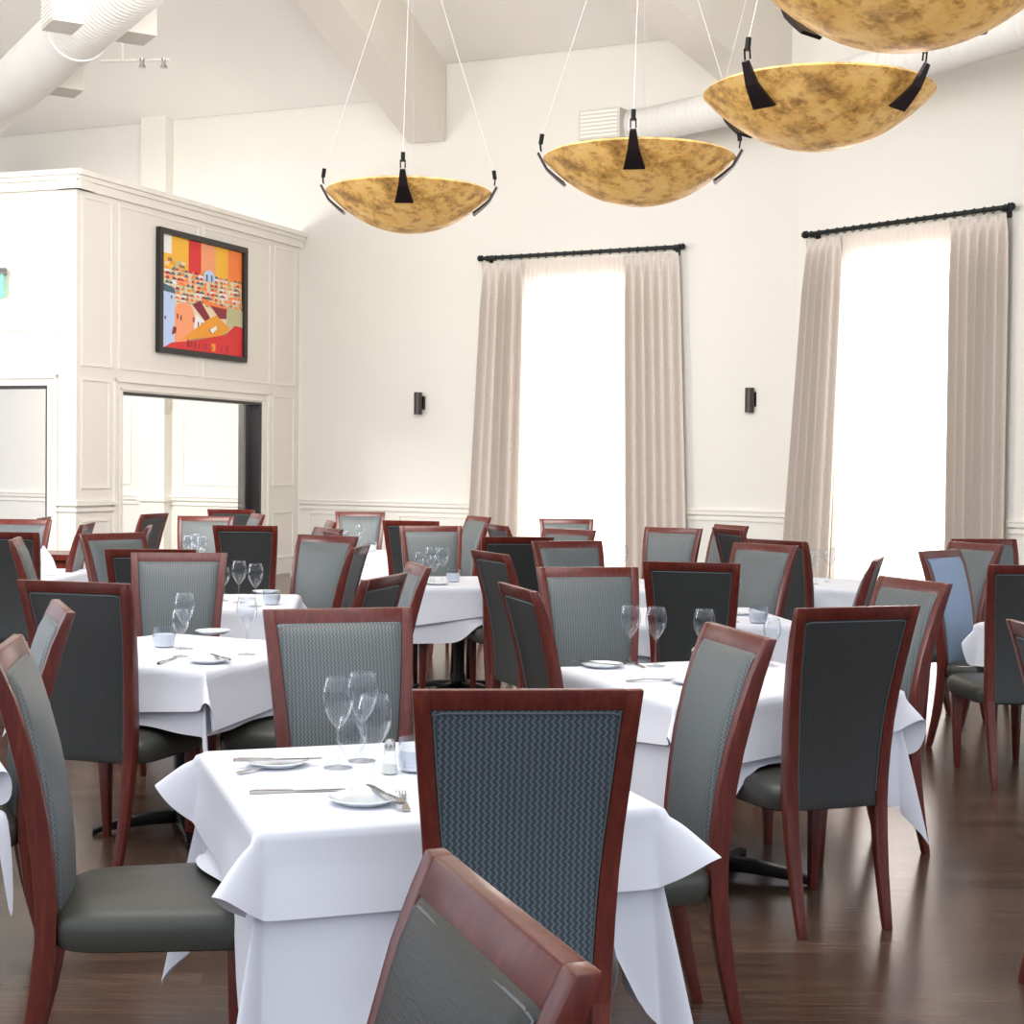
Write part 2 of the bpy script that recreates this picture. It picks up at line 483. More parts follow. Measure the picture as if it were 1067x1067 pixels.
for i in range(22):
    a = random.random() * .2; b = .58 + random.random() * .2
    rc(random.choice(['olive', 'brown', 'cream', 'ochre']), a + .05, a + .10, b, b + .03)
for row in range(9):
    zz = .70 - row * .042
    for k in range(17):
        a = k / 17 + random.uniform(-.02, .02); ww = random.uniform(.03, .065); hh = random.uniform(.03, .055)
        rc(random.choice(['cream', 'cream', 'peach', 'white', 'olive']), max(a, 0), min(a + ww, 1), zz - hh, zz)
        c = random.choice(['orange', 'red', 'ochre', 'maroon', 'orange', 'slate', 'brown'])
        poly(c, [(max(a - .008, 0), zz), (min(a + ww + .008, 1), zz), (min(a + ww * .7, 1), zz + .022), (min(max(a + ww * .25, 0), 1), zz + .022)])
        if random.random() < .7: rc('dark', min(a + ww * .4, .98), min(a + ww * .4 + .007, 1), zz - hh * .7, zz - hh * .35)
poly('sky', [(.50, .66), (.64, .66), (.64, .72), (.60, .76), (.54, .76), (.50, .72)])
for a in (.53, .59): rc('slate', a, a + .02, .66, .72)
rc('cream', 0.14, 1, 0.2, .42)
poly('olive', [(.78, .2), (1, .2), (1, .44), (.80, .46)])
poly('orange', [(.46, .50), (.80, .44), (.80, .40), (.52, .44)])
poly('maroon', [(.36, .42), (.46, .47), (.58, .33), (.54, .27)]); poly('maroon', [(.58, .44), (.79, .43), (.79, .34), (.70, .33)])
poly('white', [(.40, .34), (.52, .28), (.50, .20), (.38, .22)])
for a in (.43, .47): rc('dark', a, a + .015, .22, .27)
rc('sky', 0, .155, .0, .50); poly('slate', [(0, .50), (.16, .49), (.15, .54), (.03, .565), (0, .56)])
rc('dark', .04, .055, .25, .28); rc('dark', .11, .125, .44, .47)
poly('peach', [(.155, .04), (.36, .10), (.40, .30), (.36, .40), (.26, .43), (.18, .40), (.155, .34)])
for a, b in ((.18, .27), (.22, .26), (.37, .26)): rc('maroon', a, a + .018, b, b + .045)
poly('maroon', [(.12, .12), (.17, .14), (.18, .19), (.14, .20)])
poly('ochre', [(.22, .08), (.54, .30), (.66, .36), (.84, .25), (.72, .17)])
poly('white', [(.57, .21), (.66, .26), (.67, .23), (.60, .18)]); poly('dark', [(.565, .215), (.575, .22), (.605, .185), (.60, .175)])
poly('red', [(.03, .0), (1, .0), (1, .28), (.90, .29), (.78, .19), (.40, .10), (.12, .05)])
poly('ochre', [(.60, .02), (.65, .02), (.65, .09), (.60, .09)])
for i in range(14):
    a = random.uniform(.3, .95); rc('maroon', a, a + .01, .03, .06 + random.random() * .05)
link('canvas', placed(m, aloc).mesh('canvas', pm, fix=False), art)

# exit sign on the front left face
sl = fC((1.03, 0.0, 3.55))
sgn = empty('exit_sign', sl, 0, 'green lit exit sign hanging from a small bracket at the far left', 'sign')
m = MB(); m.box(0.93, 1.9, 0.07, 0.095, 3.40, 3.66, fC)
M_exit = mat('green_acrylic', (0.16, 0.62, 0.42), 0.4); base(M_exit)['Emission Color'].default_value = (0.35, 1, 0.72, 1); base(M_exit)['Emission Strength'].default_value = 0.35
link('sign_panel', placed(m, sl).mesh('sign_panel', M_exit), sgn)
m = MB(); m.box(0.90, 1.9, 0.05, 0.12, 3.66, 3.69, fC); m.tube([fC((0.97, 0.0, 3.72)), fC((0.97, 0.14, 3.70))], 0.032, 10); m.box(1.2, 1.6, 0.0, 0.1, 3.69, 3.80, fC)
link('sign_bracket', placed(m, sl).mesh('sign_bracket', mat('sign_bracket_grey', (0.2, 0.2, 0.19), 0.5)), sgn)
cu = bpy.data.curves.new('exit_text', 'FONT'); cu.body = 'EXIT'; cu.size = 0.24; cu.extrude = 0.002; cu.align_x = 'CENTER'
tx = bpy.data.objects.new('tmp', cu); COL.objects.link(tx)
dg = bpy.context.evaluated_depsgraph_get(); me = bpy.data.meshes.new_from_object(tx.evaluated_get(dg)); bpy.data.objects.remove(tx)
me.materials.append(mat('exit_green', (0.02, 0.55, 0.35), 0.5))
p0 = Vector(fC((1.42, 0.1, 3.445))) - Vector(sl); ax = (Vector(fC((0, 0, 0))) - Vector(fC((1, 0, 0)))).normalized()
e = link('sign_lettering', me, sgn); e.location = p0
nrm = (Vector(fC((0, 1, 0))) - Vector(fC((0, 0, 0)))).normalized()
e.rotation_euler = Matrix((ax, Vector((0, 0, 1)), nrm)).transposed().to_euler()

# ------------------------------------------------------------------ ceiling and beams
APX = Vector((-4.8, 9.7, 9.95))
def ceil_piece(name, pts):
    m = MB()
    lo = [Vector(p) for p in pts]
    vs = lo + [APX] + [p + Vector((0, 0, 0.25)) for p in lo] + [APX + Vector((0, 0, 0.25))]
    n = len(lo); k = n + 1
    fs = []
    for i in range(n - 1):
        fs += [(i, i + 1, n), (k + i + 1, k + i, k + n)]
        fs.append((i, k + i, k + i + 1, i + 1))
    m.add(vs, fs)
    struct(name, m.mesh(name, M_ceil))
def wp(t, z): return fW((t, 0.02, z))
ceil_piece('ceiling', [wp(-0.72, 6.98), wp(2.95, 6.93)] + [(p.x, p.y, 6.93) for p, _ in curve[1:]] + [fR((a, 0.02, 6.93)) for a in (0.5, 3, 6, 9.4)] + [(13, 4, 6.93), (10, -3, 6.93)])
ceil_piece('ceiling_left', [(-12, 0, 6.7), (-14, 12, 6.7), wp(-14, 6.75), wp(-9, 6.72), wp(-5.0, 6.66), wp(-1.2, 6.58)])
def beam(name, c, wdt=0.53):
    c = Vector(c); d = Vector((APX.x, APX.y, 0)) - Vector((c.x, c.y, 0)); ln = d.length; d.normalize()
    s = Vector((-d.y, d.x, 0)); m = MB()
    a = c - d * 0.1; zt = 8.90
    e = Vector((APX.x, APX.y, 0))
    def P(base_, side, z): q = base_ + s * side; return (q.x, q.y, z)
    h = wdt / 2; hh = 1.05
    m.hexa([P(a, -h, 5.94), P(a, h, 5.94), P(e, h, zt), P(e, -h, zt), P(a, -h, 5.94 + hh), P(a, h, 5.94 + hh), P(e, h, zt + hh), P(e, -h, zt + hh)])
    struct(name, m.mesh(name, M_beam))
beam('beam_1', (-1.25, 20.94, 0))
beam('beam_2', (3.02, 18.62, 0))
beam('beam_3', (6.9, 13.6, 0))

# ------------------------------------------------------------------ windows, curtains
def window(idx, fr, o):
    m = MB(); a, b, c, d = o
    for q in ((a, a + 0.07, c, d), (b - 0.07, b, c, d), (a + .07, b - .07, c, c + 0.07), (a + .07, b - .07, d - 0.07, d), ((a + b) / 2 - 0.035, (a + b) / 2 + 0.035, c + .07, d - .07)):
        m.box(q[0], q[1], -0.2, -0.12, q[2], q[3], fr)
    for z in (1.3, 2.3, 3.2): m.box(a + .07, b - .07, -0.18, -0.14, z, z + 0.035, fr)
    w_ = struct('window_%d' % idx, m.mesh('window_%d' % idx, M_wintrim), 'tall bright window behind sheer curtains')
    m = MB(); m.box(a + .07, b - .07, -0.165, -0.16, c + .07, d - .07, fr)
    link('window_pane', m.mesh('window_pane', M_pane), w_)
    m = MB(); m.box(a - .05, b + .05, -0.1, 0.06, c - 0.04, c, fr); link('window_sill', m.mesh('window_sill', M_trim), w_)
window(1, fW, op1); window(2, fR, op2)

def pleated(name, fr, ta, tb, ba, bb, n, off, amp, matl, label, cat, group, seed, ztop=4.24, zbot=0.03, fine=14, flare=0.0):
    """curtain panel: ta..tb along the rod at the top, ba..bb at the bottom, n pleats"""
    rnd = random.Random(seed)
    ph = [rnd.uniform(-.9, .9) for _ in range(n + 2)]; am = [rnd.uniform(.55, 1.25) for _ in range(n + 2)]
    zs = [ztop, ztop - .03, ztop - .07, ztop - .12, ztop - .17, ztop - .25, ztop - .38, ztop - .6, ztop - .9, ztop - 1.4, ztop - 2, ztop - 2.6, 1.2, .7, .3, zbot]
    rows = []
    NC = n * fine
    for z in zs:
        f = (ztop - z) / (ztop - zbot); hd = max(0, 1 - (ztop - z) / 0.17)
        row = []
        for j in range(NC + 1):
            u = j / NC
            uu = u + 0.012 * math.sin(u * 9 + seed) * f
            t = (ta + (tb - ta) * uu) * (1 - f) + (ba + (bb - ba) * uu) * f
            ph_i = u * n; k = min(int(ph_i), n)
            a_ = am[k] * (1 - (ph_i - k)) + am[k + 1] * (ph_i - k)
            wv = math.sin(2 * PI * ph_i + ph[k] * f * .4)
            top = (abs(math.sin(PI * ph_i)) ** 0.6) * -1 + .4
            q = wv * (1 - hd) + (max(0, math.cos(2 * PI * ph_i)) ** 4 * 1.4 - .3) * hd
            s_ = amp * (0.42 + 0.58 * min(1, (ztop - z) / .6)) * a_
            row.append(fr((t + 0.3 * s_ * math.cos(2 * PI * ph_i) * (1 - hd) * .5, off + q * s_ + flare * f, z)))
        rows.append(row)
    m = MB(); m.grid(rows)
    o = link(name, m.mesh(name, matl, smooth=True, fix=False))
    loc = Vector(fr(((ta + tb) / 2, off, zbot)))
    for v_ in o.data.vertices: v_.co -= loc
    o.location = loc
    return tag(o, label, cat, group)

def rod(fr, t0, t1, label):
    c = Vector(fr(((t0 + t1) / 2, 0.13, 4.31)))
    r_ = empty('curtain_rod', c, 0, label, 'curtain rod')
    def P(t, n, z): return tuple(Vector(fr((t, n, z))) - c)
    m = MB(); m.tube([P(t0, .13, 4.31), P(t1, .13, 4.31)], 0.026, 10); link('pole', m.mesh('pole', M_rod, smooth=True), r_)
    for t, s_ in ((t0, -1), (t1, 1)):
        m = MB(); m.tube([P(t, .13, 4.31), P(t + s_ * .015, .13, 4.31), P(t + s_ * .03, .13, 4.31), P(t + s_ * .05, .13, 4.31), P(t + s_ * .075, .13, 4.31), P(t + s_ * .085, .13, 4.31)], [.02, .045, .025, .045, .03, .005], 12)
        link('finial', m.mesh('finial', M_rod, smooth=True), r_)
        m = MB(); tt_ = t - s_ * .06; m.box(tt_ - .015, tt_ + .015, 0.0, .14, 4.27, 4.30, lambda q: P(*q)); m.box(tt_ - .03, tt_ + .03, 0, .015, 4.22, 4.36, lambda q: P(*q))
        link('bracket', m.mesh('bracket', M_rod), r_)
    nr = 22
    ring = None
    for i in range(nr):
        t = t0 + .05 + (t1 - t0 - .1) * i / (nr - 1) + random.uniform(-.015, .015)
        m = MB(); cc = Vector(P(t, .13, 4.305)); ax_ = (Vector(P(t + 1, .13, 4.305)) - cc).normalized(); nn = (Vector(P(t, 1.13, 4.305)) - cc).normalized()
        pts = [cc + (nn * math.cos(a) + Vector((0, 0, 1)) * math.sin(a)) * .036 + ax_ * .006 * math.sin(a) for a in [2 * PI * k / 10 for k in range(11)]]
        m.tube(pts, .006, 5, cap=False)
        link('ring', m.mesh('ring', M_rod, smooth=True), r_)
    return r_
random.seed(2)
rod(fW, -0.03, 2.76, 'black iron curtain rod with rings over the window left of centre')
rod(fR, -0.10, 2.55, 'black iron curtain rod with rings over the right-hand window')
DG = 'taupe pleated drapes'
pleated('drape', fW, -0.03, .56, -0.24, .50, 5, .13, .075, M_drape, 'taupe pleated drape left of the sheers on the centre window', 'curtain', DG, 3)
pleated('drape', fW, 2.02, 2.76, 2.10, 2.93, 6, .13, .075, M_drape, 'taupe pleated drape right of the sheers on the centre window', 'curtain', DG, 4)
pleated('drape', fR, -0.10, .40, -0.42, .26, 5, .13, .075, M_drape, 'taupe pleated drape left of the sheers on the right-hand window', 'curtain', DG, 5)
pleated('drape', fR, 1.86, 2.55, 1.88, 2.56, 6, .13, .075, M_drape, 'taupe pleated drape right of the sheers on the right-hand window', 'curtain', DG, 6)
SG = 'white sheer curtains'
pleated('sheer_curtain', fW, .54, 1.30, .50, 1.28, 12, .10, .022, M_sheer, 'left half of the glowing white sheers on the centre window', 'sheer curtain', SG, 7, fine=8)
pleated('sheer_curtain', fW, 1.29, 2.06, 1.27, 2.12, 12, .10, .022, M_sheer, 'right half of the glowing white sheers on the centre window', 'sheer curtain', SG, 8, fine=8)
pleated('sheer_curtain', fR, 0.39, 1.12, .29, 1.10, 12, .10, .022, M_sheer, 'left half of the glowing white sheers on the right-hand window', 'sheer curtain', SG, 9, fine=8)
pleated('sheer_curtain', fR, 1.11, 1.90, 1.09, 1.92, 12, .10, .022, M_sheer, 'right half of the glowing white sheers on the right-hand window', 'sheer curtain', SG, 10, fine=8)

# ------------------------------------------------------------------ sconces
def sconce(fr, t, label):
    c = Vector(fr((t, 0, 2.39))); s_ = empty('wall_sconce', c, 0, label, 'wall light', 'black wall sconces')
    P = lambda q: tuple(Vector(fr(q)) - c)
    m = MB(); m.box(t - .055, t + .055, 0, .05, 2.31, 2.49, P); link('backplate', m.mesh('backplate', M_black, bevel=.004), s_)
    m = MB(); cc = Vector(P((t, .11, 2.24)))
    m.lathe([(.0, .02), (.04, .02), (.055, 0), (.055, .30), (.04, .28), (0, .28)], 20, cc)
    link('lamp_body', m.mesh('lamp_body', mat('sconce_brown', (0.05, 0.04, 0.033), 0.45, 0.3), smooth=True), s_)
sconce(fW, -1.03, 'small dark cylindrical wall sconce left of the centre window')
sconce(fR, -0.98, 'small dark cylindrical wall sconce between the two windows')

# ------------------------------------------------------------------ ducts
def duct(name, pts, r, label, rib=0.09):
    pts = [Vector(p) for p in pts]; c = pts[0].copy()
    d_ = empty(name, c, 0, label, 'duct')
    m = MB(); path = []; rad = []
    total = sum((pts[i + 1] - pts[i]).length for i in range(len(pts) - 1)); nst = int(total / rib)
    def along(s):
        for i in range(len(pts) - 1):
            l = (pts[i + 1] - pts[i]).length
            if s <= l or i == len(pts) - 2: return pts[i] + (pts[i + 1] - pts[i]) * (s / l)
            s -= l
    for i in range(nst + 1):
        s = total * i / nst
        for ds, rr_ in ((0, r), (.012, r + .0045), (.024, r)):
            path.append(along(min(s + ds, total + .001 * ds)) - c); rad.append(rr_)
    m.tube(path[:-3], rad[:-3], 28)
    link('spiral_pipe', m.mesh('spiral_pipe', M_duct, smooth=True), d_)
    return d_, along, total, c
d1, al, tot, c1_ = duct('air_duct', [(-2.6, 12.2, 5.72), (-8.6, 22.3, 5.72)], .29, 'white spiral air duct hung high in the upper left corner')
ddir = Vector((-.51, .86, 0)).normalized()
def collar(dd, p, c, r, dr):
    m = MB(); m.tube([p - dr * .05 - c, p + dr * .05 - c], r, 28); link('collar', m.mesh('collar', M_duct, smooth=True), dd)
pc = Vector((-2.6, 12.2, 5.72)) + ddir * 3.3
collar(d1, pc, c1_, .305, ddir)
def register(dd, p, c, dr, side, w_=.42, h_=.30, reach=.48):
    p = p - c; sd = Vector((-dr.y, dr.x, 0)) * side
    m = MB(); 
    def P(q):
        v_ = p + dr * q[0] + sd * q[1]; return (v_.x, v_.y, v_.z + q[2])
    m.box(-w_ / 2, w_ / 2, .1, reach, -h_ / 2, h_ / 2, P); rg = link('register', m.mesh('register', M_register, bevel=.005), dd)
    m = MB()
    for k in range(7): z = -h_ / 2 + .04 + k * (h_ - .08) / 6; m.box(-w_ / 2 + .03, w_ / 2 - .03, reach, reach + .008, z - .012, z + .012, P)
    link('louvre', m.mesh('louvre', M_trim), rg)
for s, sd in ((2.5, 1), (2.5, -1), (5.0, -1), (7.6, 1)):
    register(d1, Vector((-2.6, 12.2, 5.66)) + ddir * s, c1_, ddir, sd)
d2, al2, tot2, c2_ = duct('air_duct', [(0.95, 19.1, 5.70), (1.6, 18.75, 5.70), (3.2, 16.9, 5.70), (4.7, 14.45, 5.70), (6.3, 11.4, 5.70)], .205, 'white spiral air duct running along the wall behind the hanging bowls')
dd2 = Vector((1.5, -2.3, 0)).normalized()
collar(d2, Vector((3.8, 15.92, 5.70)), c2_, .215, Vector((1.5, -2.45, 0)).normalized())
register(d2, Vector((1.15, 19.0, 5.70)), c2_, Vector((.88, -.47, 0)).normalized(), -1, .55, .36, .33)

# sprinkler
sp = on_plane_z(150, 62, 6.0); c = Vector((sp[0], sp[1], 6.0))
s_ = empty('sprinkler_pipe', c, 0, 'thin white sprinkler pipe with two heads below the left ceiling', 'sprinkler')
m = MB(); m.tube([(-.5, .1, .0), (.28, 0, .0)], .018, 8); m.tube([(-.25, .05, 0), (-.25, .05, 1.4)], .014, 8)
link('pipe', m.mesh('pipe', M_trim, smooth=True), s_)
for x in (-.02, .22):
    m = MB(); m.lathe([(0, .06), (.03, .05), (.02, .0), (.045, -.05), (0, -.06)], 10, (x, 0, -.04)); link('sprinkler_head', m.mesh('sprinkler_head', M_steel, smooth=True), s_)

# ------------------------------------------------------------------ pendant bowls
def make_pendant():
    p = empty('pendant_bowl', (0, 0, 0), 0, '', 'pendant light', 'amber alabaster bowl pendants')
    m = MB(); Rr = .45; D = .215
    prof = []
    for i in range(21):
        a = i / 20 * PI / 2
        x = math.sin(a)
        prof.append((Rr * x, -D * (1 - x ** 2.15)))
    inner = [(r_ * .965, z + .012) for r_, z in reversed(prof)]
    m.lathe(prof + [(Rr * .985, .006)] + inner, 64)
    link('bowl', m.mesh('bowl', M_bowl, smooth=True), p)
    for k in range(4):
        a = PI / 2 * k - PI / 2
        def P(rad, side, z): return (rad * math.cos(a) - side * math.sin(a), rad * math.sin(a) + side * math.cos(a), z)
        m = MB()
        rows = []
        for i in range(7):
            f = i / 6; x = 1.035 - .28 * f; z = -D * (1 - min(x, 1) ** 2.15) + .05 * max(0, 1 - f * 4) - .004; hw = .014 + .036 * f
            rows.append([P(Rr * x + .006, -hw, z - .006), P(Rr * x + .006, hw, z - .006), P(Rr * x + .016, hw, z - .014), P(Rr * x + .016, -hw, z - .014)])
        m.rings(rows)
        br_ = link('bracket', m.mesh('bracket', M_iron), p)
        m = MB(); m.tube([P(Rr * 1.03, -.012, .045), P(Rr * 1.04, -.012, .085), P(Rr * 1.04, .012, .085), P(Rr * 1.03, .012, .045)], .004, 6)
        m.tube([P(Rr * 1.035, 0, .078), P(Rr * 1.02, 0, .125)], .011, 8)
        link('clip', m.mesh('clip', M_black, smooth=True), br_)
        m = MB(); m.tube([P(Rr * 1.02, 0, .12), P(.03, 0, 1.45)], .0015, 5); link('cable', m.mesh('cable', M_cable), p)
    m = MB(); m.lathe([(0, 1.47), (.035, 1.47), (.035, 1.44), (0, 1.44)], 16); m.tube([(0, 0, 1.46), (0, 0, 4.4)], .004, 6)
    link('suspension_hub', m.mesh('suspension_hub', M_cable), p)
    return p
PD = make_pendant()
PZ = 3.03
specs = [((426, 201), 0, 'smallest and farthest amber bowl pendant, above the wall left of the centre window', 172),
         ((666, 166), -8, 'second farthest amber bowl pendant, above the centre window rod', 199),
         ((852.5, 98), 45, 'large amber bowl pendant hanging left of the top of the right-hand window', 237),
         ((948, -27), 43, 'nearest amber bowl pendant, cut off by the top right edge of the frame', 313)]
for i, ((px, py), rz, lab, w_) in enumerate(specs):
    Zd = .9 * 1600 / w_
    d = _cm @ Vector(((px - 533.5) / F, -(py - 533.5) / F, -1)); t = Zd / d.y
    loc = (d.x * t, Zd, EYE + d.z * t)
    if i == 0: PD.location = loc; PD.rotation_euler = (0, 0, R(rz)); PD['label'] = lab
    else: dup(PD, loc, R(rz), lab)

# ------------------------------------------------------------------ chair
T_y = [(0, -.292), (.2, -.245), (.42, -.213), (.6, -.218), (.8, -.246), (1.0, -.298), (1.1, -.335)]
T_w = [(0, .178), (.2, .186), (.42, .194), (.7, .204), (.9, .220), (1.1, .235)]
T_d = [(0, .030), (.2, .042), (.42, .050), (.8, .048), (1.0, .040), (1.1, .026)]
T_s = [(0, .028), (.2, .036), (.42, .042), (.8, .038), (1.1, .036)]
ZS = [.0, .1, .2, .3, .42, .5, .6, .7, .8, .9, 1.0, 1.06, 1.1]
def stile_ring(z, sx):
    y = interp(T_y, z); w_ = interp(T_w, z); d = interp(T_d, z) / 2; s = interp(T_s, z)
    xo, xi = sx * w_, sx * (w_ - s)
    if sx > 0: xo, xi = xi, xo
    return [(xo, y - d, z), (xi, y - d, z), (xi, y + d, z), (xo, y + d, z)]
def make_chair():
    ch = empty('dining_chair', (0, 0, 0), 0, '', 'chair')
    m = MB()
    for sx in (-1, 1): m.rings([stile_ring(z, sx) for z in ZS if z >= .42])
    for z0, z1 in ((1.056, 1.1),):
        rows = []
        for x in (-1, 1):
            ring = []
            for z, sg in ((z0, -1), (z0, 1), (z1, 1), (z1, -1)):
                w_ = interp(T_w, z) - interp(T_s, z) + .002; d = interp(T_d, z) / 2 * .96
                ring.append((x * w_, interp(T_y, z) + sg * d, z))
            rows.append(ring)
        m.rings(rows)
    link('back_frame', m.mesh('back_frame', M_wood, smooth=True, bevel=.004, keep_z=.42), ch)
    for sx in (-1, 1):
        m = MB(); m.rings([stile_ring(z, sx) for z in ZS if z <= .42]); link('leg', m.mesh('leg', M_wood, smooth=True, bevel=.004, keep_z=.42), ch)
    for sx in (-1, 1):
        m = MB(); rs = []
        for z, h in ((0, .014), (.2, .02), (.41, .026)):
            cx, cy = sx * (.188 + .012 * (z / .41)), .232
            rs.append([(cx - h, cy - h, z), (cx + h, cy - h, z), (cx + h, cy + h, z), (cx - h, cy + h, z)])
        m.rings(rs); link('leg', m.mesh('leg', M_wood, smooth=True, bevel=.004), ch)
    # upholstered back, front and rear skins bulging from the frame
    nu, zr = 14, [.41, .416, .43, .46, .52, .6, .68, .76, .84, .92, .98, 1.02, 1.045, 1.055, 1.060]
    def skin(side):
        rows = []
        for z in zr:
            zz = min(max(z, .42), 1.059); w_ = interp(T_w, zz) - interp(T_s, zz) + .001
            ev = min(1, (z - .41) / .03) * min(1, (1.060 - z) / .025)
            row = []
            for j in range(nu + 1):
                u = -1 + 2 * j / nu; u = math.copysign(abs(u) ** .7, u)
                eh = min(1, (1 - abs(u)) * w_ / .02)
                b = (.020 if side > 0 else .004) * (1 - u * u) * max(0, math.sin(PI * (z - .41) / .65)) ** .5 + (.013 if side > 0 else .003)
                y = interp(T_y, z) + side * (interp(T_d, z) / 2 * (.72 if side > 0 else .62) + b * (max(ev, 0) ** .5) * (max(eh, 0) ** .5))
                row.append((u * w_, y, z))
            rows.append(row)
        return rows
    fr_, bk = skin(1), skin(-1)
    m = MB(); m.grid(fr_); k0 = len(m.f); m.grid([list(reversed(r_)) for r_ in bk])
    for q in range(k0, len(m.f)): m.mi[q] = 1
    # bottom closing strip
    for j in range(nu):
        m.add([fr_[0][j], fr_[0][j + 1], bk[0][j + 1], bk[0][j]], [(0, 1, 2, 3)])
    me = m.mesh('backrest', [M_weave, M_back_shade], smooth=True, fix=False, uvf=lambda c: (c.x, c.z))
    nf = (len(zr) - 1) * nu
    br_ = link('backrest', me, ch)
    m = MB()
    for sk, dy in ((fr_, -.001), (bk, .001)):
        loop = [sk[2][0]] + [r_[0] for r_ in sk[3:-2]] + [sk[-2][1], sk[-2][-2]] + [r_[-1] for r_ in reversed(sk[3:-2])]
        inner = []
        for (x, y, z) in loop: inner.append((x * .975, y + (.003 if sk is fr_ else -.002), min(z, 1.05)))
        m.tube(inner, .0026, 5)
    link('piping', m.mesh('piping', M_piping, smooth=True), br_)
    # seat cushion
    m = MB(); rs = []
    for z, k in ((.398, .95), (.404, .985), (.42, 1.0), (.45, 1.012), (.470, .995), (.484, .95), (.495, .86), (.503, .70), (.508, .45), (.51, .2)):
        ring = []
        for j in range(40):
            a = 2 * PI * j / 40; ca, sa = math.cos(a), math.sin(a); e = .36
            x = math.copysign(abs(ca) ** e, ca); y = math.copysign(abs(sa) ** e, sa)
            yy = .050 + y * .252
            hw = .222 + .034 * (yy + .2) / .47
            yy = .050 + (yy - .050) * k
            ring.append((x * hw * k, yy, z))
        rs.append(ring)
    m.rings(rs)
    link('seat', m.mesh('seat', M_leather, smooth=True), ch)
    return ch
CH = make_chair()

